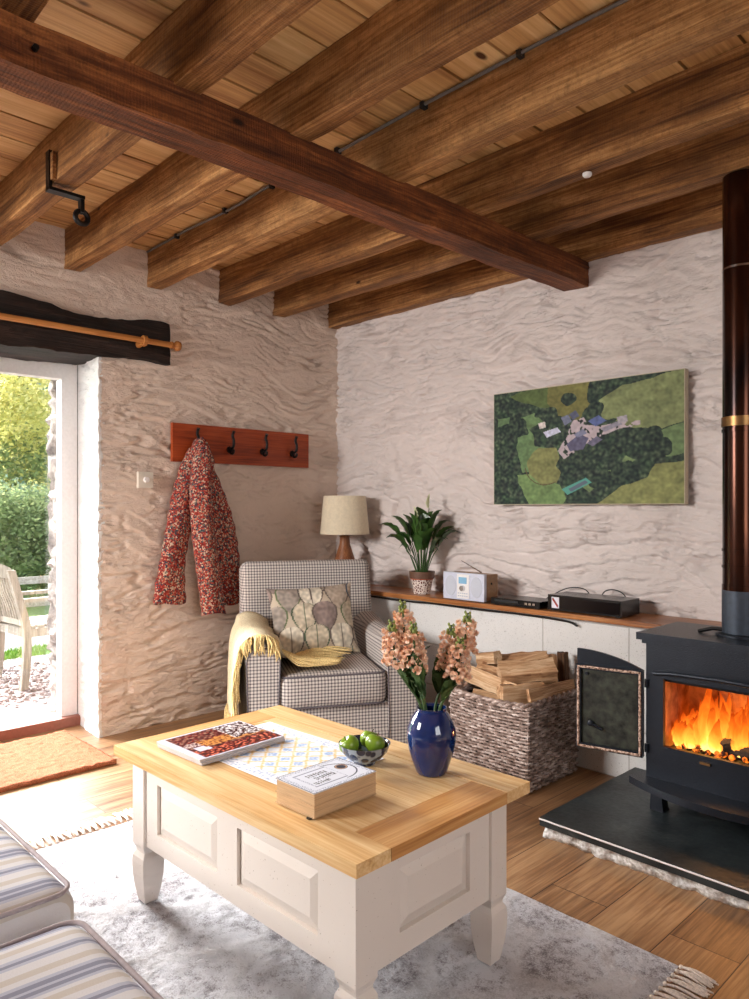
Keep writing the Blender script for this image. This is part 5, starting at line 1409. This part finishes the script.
bm = BM(); tube(bm, [(-.14, -.03, .004), (-.09, -.03, .02), (-.05, -.03, .02)], .007, 8); part('damper_handle', bm, M_iron, t, True)
# fire: burning logs, embers, flames
for i, (lb, c_, L, r, yaw, pi_) in enumerate((('charred log lying along the back of the fire', (2.79, -.45, .342), .34, .034, 4, 3), ('charred log in front of the flames on the grate', (2.74, -.545, .338), .28, .028, -12, 0), ('charred log leaning across the others in the fire', (2.84, -.50, .385), .26, .026, 35, -16), ('blackened log end at the front right of the fire', (2.90, -.575, .345), .12, .026, 70, 0))):
    o = log(lb, c_, L, r, R_(yaw), R_(pi_), R_(40*i), 'round', True, 20+i, 'log', 'burning_log', 'logs burning in the stove'); o.data.materials.clear(); o.data.materials.append(M_char)
def flame_mat():
    t = NT('flame'); s = t.new('SeparateXYZ'); tcn = t.new('TexCoord'); t.link(tcn.outputs['Generated'], s.inputs[0])
    n = t.noise(t.coord((1, 1, .5)), 16, 4, .6, 1.0); f = t.math('ADD', t.math('MULTIPLY', s.outputs['Z'], .75), t.math('MULTIPLY', n, .5))
    col = t.ramp(f, [(.2, (255, 214, 120)), (.42, (255, 160, 56)), (.72, (248, 112, 26)), (1, (190, 56, 8))])
    em = t.new('Emission'); t.link(col, em.inputs[0]); t.link(t.ramp(f, [(.2, (255, 255, 255)), (.9, (120, 120, 120))]), em.inputs[1])
    em.inputs[1].default_value = 2.0
    mu = t.math('MULTIPLY', t.ramp(f, [(.2, (255, 255, 255)), (1, (150, 150, 150))]), 2.6); t.link(mu, em.inputs[1])
    tr = t.new('BsdfTransparent'); lw = t.new('LayerWeight'); lw.inputs[0].default_value = .35; mx = t.new('MixShader')
    a = t.math('ADD', lw.outputs['Facing'], t.math('MULTIPLY', t.math('SUBTRACT', n, .45), 1.1))
    t.link(t.ramp(a, [(.3, (90, 90, 90)), (.85, (255, 255, 255))]), mx.inputs[0]); t.link(em.outputs[0], mx.inputs[1]); t.link(tr.outputs[0], mx.inputs[2]); t.link(mx.outputs[0], t.out.inputs[0]); return t.m
M_flame = flame_mat()
t = thing('fire', 'bright orange fire burning inside the open stove', 'fire', (2.78, -.50, .31)); rg = random.Random(11)
for i in range(80):
    x = -.21+.42*((i+.5)/80)+rg.uniform(-.01, .01); y = rg.uniform(-.07, .06)
    h = (.105+.15*math.exp(-((x+.095)/.035)**2)+.10*math.exp(-((x-.03)/.05)**2)+.11*math.exp(-((x-.13)/.03)**2))*rg.uniform(.65, 1.05); r = rg.uniform(.022, .046)
    bm = BM(); n = 14; P_ = []; rs = []; s1 = rg.uniform(-.02, .02)
    for k in range(n+1):
        f = k/n; P_.append((x+s1*math.sin(f*4+i*1.7)*f+.006*N(f*6, i), y+.015*math.sin(f*4+i), .01+h*f)); rs.append(r*(math.sin(PI*min(1, .2+f*.8))**.9)*(1-.45*f)+.0006)
    tube(bm, P_, rs, 14, True, .75); part('flame', bm, M_flame, t, 'all')
bm = BM()
for i in range(120): blob(bm, (rg.uniform(-.2, .2), rg.uniform(-.11, .1), rg.uniform(.0, .02)), rg.uniform(.006, .014), 1)
em = NT('glowing_embers'); nn = em.noise(em.coord(), 40, 3); em.base((40, 20, 14)); em.link(em.ramp(nn, [(.4, (30, 4, 0)), (.62, (255, 120, 30))]), em.b.inputs['Emission Color']); em.b.inputs['Emission Strength'].default_value = 2.0
o = part('embers', bm, em.set(.9), t); o['kind'] = 'stuff'
fl = light('firelight', 'POINT', (2.78, -.56, .44), 4.5, (1, .42, .12), shadow_soft_size=.06)
fl.parent = t; fl.location = (0, -.06, .13)
# ------------------------------------------------------------------ garden outside the door
GZ = -.10
def ground(name, x0, x1, y0, y1, z, mat, th=.06):
    bm = BM(); box(bm, x0, x1, y0, y1, z-th, z); return struct(name, bm, mat)
ground('ground_paving', -1.35, -.46, -6, 4, GZ+.012, M_paving)
ground('ground_gravel', -2.95, -1.35, -8, 8, GZ, M_gravel)
ground('ground_lawn', -3.35, -2.95, -8, 8, GZ-.002, M_grassground)
ground('ground_lane', -5.1, -3.35, -10, 10, GZ-.01, M_road)
bm = BM(); grid(bm, lambda u, v: Vector((-5.1-45*u, -25+55*v, GZ-.02-.25*u+ (6*sst(.35, 1, u))+.3*N(u*9, v*9))), 40, 40); struct('ground_hill', bm, M_grassground, smooth=True)
# loose stones near the door
bm = BM(); rg = random.Random(9)
for i in range(1500):
    x, y = rg.uniform(-2.6, -1.15), rg.uniform(-2.6, -1.0); r = rg.uniform(.010, .022)
    blob(bm, (x, y, GZ+r*.4), r, 1, scale=(1, rg.uniform(.7, 1.2), .6))
solo('gravel_stones', bm, M_gravel, 'loose pinkish-grey gravel stones outside the door', 'gravel', smooth='all', kind='stuff')
bm = BM()
for i in range(5000):
    x, y = rg.uniform(-3.35, -2.93), rg.uniform(-3.2, 0.4); h = rg.uniform(.03, .065); a = rg.uniform(0, PI); dx, dy = .005*math.cos(a), .005*math.sin(a); l = rg.uniform(-.02, .02)
    bm.faces.new([bm.verts.new((x-dx, y-dy, GZ-.002)), bm.verts.new((x+dx, y+dy, GZ-.002)), bm.verts.new((x+l, y+l, GZ+h))])
solo('grass_strip', bm, M_grass, 'strip of green grass between the gravel and the lane', 'grass', kind='stuff')
def garden_chair():
    t = thing('garden_chair', 'pale weathered wooden garden chair on the gravel outside the door', 'garden chair', (-1.97, -1.445, GZ+.002), math.radians(4))
    # local: +Y is the way it faces, back legs at y=0, back along x
    w = .235
    for s in (-1, 1):
        bm = BM(); pts = [(s*w, -.02, 0), (s*w, .0, .22), (s*w, .0, .43), (s*w, -.045, .62), (s*w, -.11, .86)]; P_ = smooth_pts(pts, 4)
        rings = []
        for p in P_: rings.append([bm.verts.new((p.x+a*.02, p.y+b*.026, p.z)) for a, b in ((-1, -1), (1, -1), (1, 1), (-1, 1))])
        for a, b in zip(rings, rings[1:]):
            for k in range(4): bm.faces.new([a[k], a[(k+1) % 4], b[(k+1) % 4], b[k]])
        bm.faces.new(rings[0]); bm.faces.new(rings[-1]); part('back_post', bm, M_teak, t)
        part('leg', bbox(s*w-.02, s*w+.02, .44, .485, 0, .63, .003), M_teak, t)
        part('armrest', bbox(s*w-.028, s*w+.028, -.03, .51, .625, .65, .006), M_teak, t)
        part('side_rail', bbox(s*w-.012, s*w+.012, .02, .45, .37, .43, .002), M_teak, t)
    bm = BM(); grid(bm, lambda u, v: Vector(((u-.5)*.51, -.115-.01*math.sin(u*PI), .80+.075*v+.03*math.sin(u*PI)*v)), 12, 2); bmesh.ops.solidify(bm, geom=bm.faces, thickness=.022); part('top_rail', bm, M_teak, t)
    part('lower_rail', bbox(-w, w, -.015, .008, .45, .49, .002), M_teak, t)
    for i in range(9):
        x = -.18+i*.045; bm = BM(); P_ = smooth_pts([(x, -.004, .48), (x, -.035, .60), (x, -.075, .70), (x, -.10, .81)], 4); rings = []
        for p in P_: rings.append([bm.verts.new((p.x+a*.012, p.y+b*.006, p.z)) for a, b in ((-1, -1), (1, -1), (1, 1), (-1, 1))])
        for a, b in zip(rings, rings[1:]):
            for k in range(4): bm.faces.new([a[k], a[(k+1) % 4], b[(k+1) % 4], b[k]])
        bm.faces.new(rings[0]); bm.faces.new(rings[-1]); part('back_slat', bm, M_teak, t)
    part('seat_rail', bbox(-w, w, -.012, .012, .37, .43, .002), M_teak, t); part('seat_rail', bbox(-w, w, .45, .475, .37, .43, .002), M_teak, t)
    for i in range(7): part('seat_slat', bbox(-w, w, .015+i*.065, .065+i*.065, .432, .45, .003), M_teak, t)
garden_chair()
t = thing('post_and_rail_fence', 'grey wooden post and rail fence beyond the lane', 'fence', (-5.6, -.4, -.14))
for i in range(5): part('post', bbox(-.05, .05, -2.2+i*1.05, -2.1+i*1.05, 0, .52, .004), M_fence, t)
for z in (.14, .42):
    bm = BM(); box(bm, .05, .085, -2.4, 2.6, z, z+.085); bevel(bm, .003, 1); part('rail', bm, M_fence, t)

LEAFM = {}
def foliage_mat(name, c0, c1, c2):
    t = NT(name); a = t.new('Attribute'); a.attribute_name = 'tone'; t.base(t.ramp(a.outputs['Fac'], [(0, c0), (.5, c1), (1, c2)])); 
    
    tl = t.new('BsdfTranslucent'); t.link(t.b.inputs['Base Color'].links[0].from_socket, tl.inputs[0]); mx = t.new('MixShader'); mx.inputs[0].default_value = .5
    t.set(.8, spec=.15); t.link(t.b.outputs[0], mx.inputs[1]); t.link(tl.outputs[0], mx.inputs[2]); t.link(mx.outputs[0], t.out.inputs[0]); return t.m
M_fyel = foliage_mat('foliage_yellow', (156, 156, 92), (200, 194, 126), (226, 216, 158))
M_fgrn = foliage_mat('foliage_green', (92, 108, 76), (128, 144, 98), (166, 174, 124))
M_fdrk = foliage_mat('foliage_dark', (78, 98, 84), (106, 128, 108), (142, 160, 134))
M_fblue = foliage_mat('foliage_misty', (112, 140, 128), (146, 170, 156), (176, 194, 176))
M_trunk = plain('pale_trunk', (168, 160, 142), .9, nb=.5, nscale=12)
def tree(name, label, cat, x, y, zb, h, w, mat, n=2600, size=.16, kind='round', seed=0, trunk_r=.1, lean=0):
    rg = random.Random(seed); t = thing(name, label, cat, (x, y, zb)); vs = []; fs = []; tn = []
    clumps = []
    m = 16 if kind == 'round' else 20
    for i in range(m):
        f = rg.uniform(.22, .95) if kind == 'round' else i/m*.85+.12
        if kind == 'round': rr = w*.5*math.sin(PI*min(1, (f-.1)/.95))**.6; a = rg.uniform(0, 2*PI); q = rg.uniform(.2, .85); clumps.append((rr*q*math.cos(a)+lean*f, rr*q*math.sin(a), h*f, w*rg.uniform(.16, .27)))
        else: rr = w*.5*(1-f)+.1; a = rg.uniform(0, 2*PI); q = rg.uniform(.1, .75); clumps.append((rr*q*math.cos(a), rr*q*math.sin(a), h*f, (w*.30*(1-f)+.25)))
    for i in range(n):
        cx_, cy_, cz_, cr_ = clumps[rg.randrange(len(clumps))]
        d = Vector((rg.gauss(0, 1), rg.gauss(0, 1), rg.gauss(0, .8))).normalized()*cr_*rg.uniform(.55, 1.05); p = Vector((cx_, cy_, cz_))+d
        a = Vector((rg.gauss(0, 1), rg.gauss(0, 1), rg.gauss(0, .6))).normalized(); b = a.orthogonal().normalized(); s = size*.55*rg.uniform(.5, 1.2)
        k = len(vs); vs += [p-a*s, p+b*s*.5, p+a*s, p-b*s*.5]; fs.append((k, k+1, k+2, k+3)); tn += [min(1, max(0, rg.gauss(.5, .22)))]*4
    me = bpy.data.meshes.new('crown'); me.from_pydata(vs, [], fs); at = me.attributes.new('tone', 'FLOAT', 'POINT'); at.data.foreach_set('value', tn); me.materials.append(mat); me.update()
    o = bpy.data.objects.new('crown', me); COL.objects.link(o); o.parent = t
    if trunk_r:
        bm = BM(); tube(bm, [(0, 0, -.2), (lean*.4+.03, 0, h*.4), (lean*.8, 0, h*.85)], [trunk_r, trunk_r*.7, trunk_r*.3], 8); part('trunk', bm, M_trunk, t, True)
# camera-ray fan through the doorway: direction (x, y) of increasing distance is roughly (-.94, .33) at its centre
def fan(px, D):
    k = (px-374.5)/732; return (3.753-.718*D+.696*k*D, -3.283+.696*D+.718*k*D)
TR = [('shrub', 'low green shrub behind the fence, left part of the doorway view', 'shrub', -5, 10.2, -.2, 1.5, 1.9, M_fgrn, 2600, .075, 'round', 0),
      ('shrub', 'bushy green shrub behind the fence beside the stone door jamb', 'shrub', 48, 10.6, -.2, 1.7, 1.9, M_fgrn, 2600, .075, 'round', 0),
      ('shrub', 'dark low shrub between the other two behind the fence', 'shrub', 24, 11.2, -.2, 1.6, 1.9, M_fdrk, 2600, .075, 'round', 0),
      ('broadleaf_tree', 'yellow-green tree whose branches fill the right side of the doorway view', 'tree', 50, 13.0, 0, 4.6, 3.2, M_fyel, 5200, .10, 'round', .09),
      ('broadleaf_tree', 'olive green tree low behind the garden chair', 'tree', 8, 13.5, -.2, 3.0, 3.2, M_fgrn, 4200, .10, 'round', .09),
      ('broadleaf_tree', 'tall pale yellow tree further back beside the bare trunk', 'tree', 36, 17, 0, 6.6, 3.2, M_fyel, 5200, .12, 'round', .10),
      ('conifer', 'dark blue-green conifer at the left of the doorway view', 'tree', -8, 18, 0, 5.6, 3.6, M_fdrk, 5200, .13, 'cone', .1),
      ('conifer', 'dark green conifer in the middle distance between the yellow trees', 'tree', 20, 20, .3, 6.2, 3.4, M_fdrk, 5200, .14, 'cone', .1),
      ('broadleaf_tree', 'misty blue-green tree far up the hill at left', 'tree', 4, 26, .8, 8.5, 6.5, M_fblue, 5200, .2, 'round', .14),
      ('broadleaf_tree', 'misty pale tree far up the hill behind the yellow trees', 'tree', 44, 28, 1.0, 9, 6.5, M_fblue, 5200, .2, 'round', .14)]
for i, (nm, lb, cat, px, D, zb, h, w, mt, n, sz, kd, tr_) in enumerate(TR):
    x, y = fan(px, D); tree(nm, lb, cat, x, y, zb, h, w, mt, int(n*2.2), sz, kd, 40+i, tr_)
x, y = fan(14, 14.5); t = thing('bare_trunk', 'slender pale leaning tree trunk among the foliage', 'tree trunk', (x, y, -.1)); bm = BM(); tube(bm, smooth_pts([(0.05, 0.1, 0), (0, 0, 2.4), (-.1, -.2, 3.8), (-.25, -.5, 5.2)], 5), [.055]*8+[.04]*8, 8, True); part('trunk', bm, M_trunk, t, True)
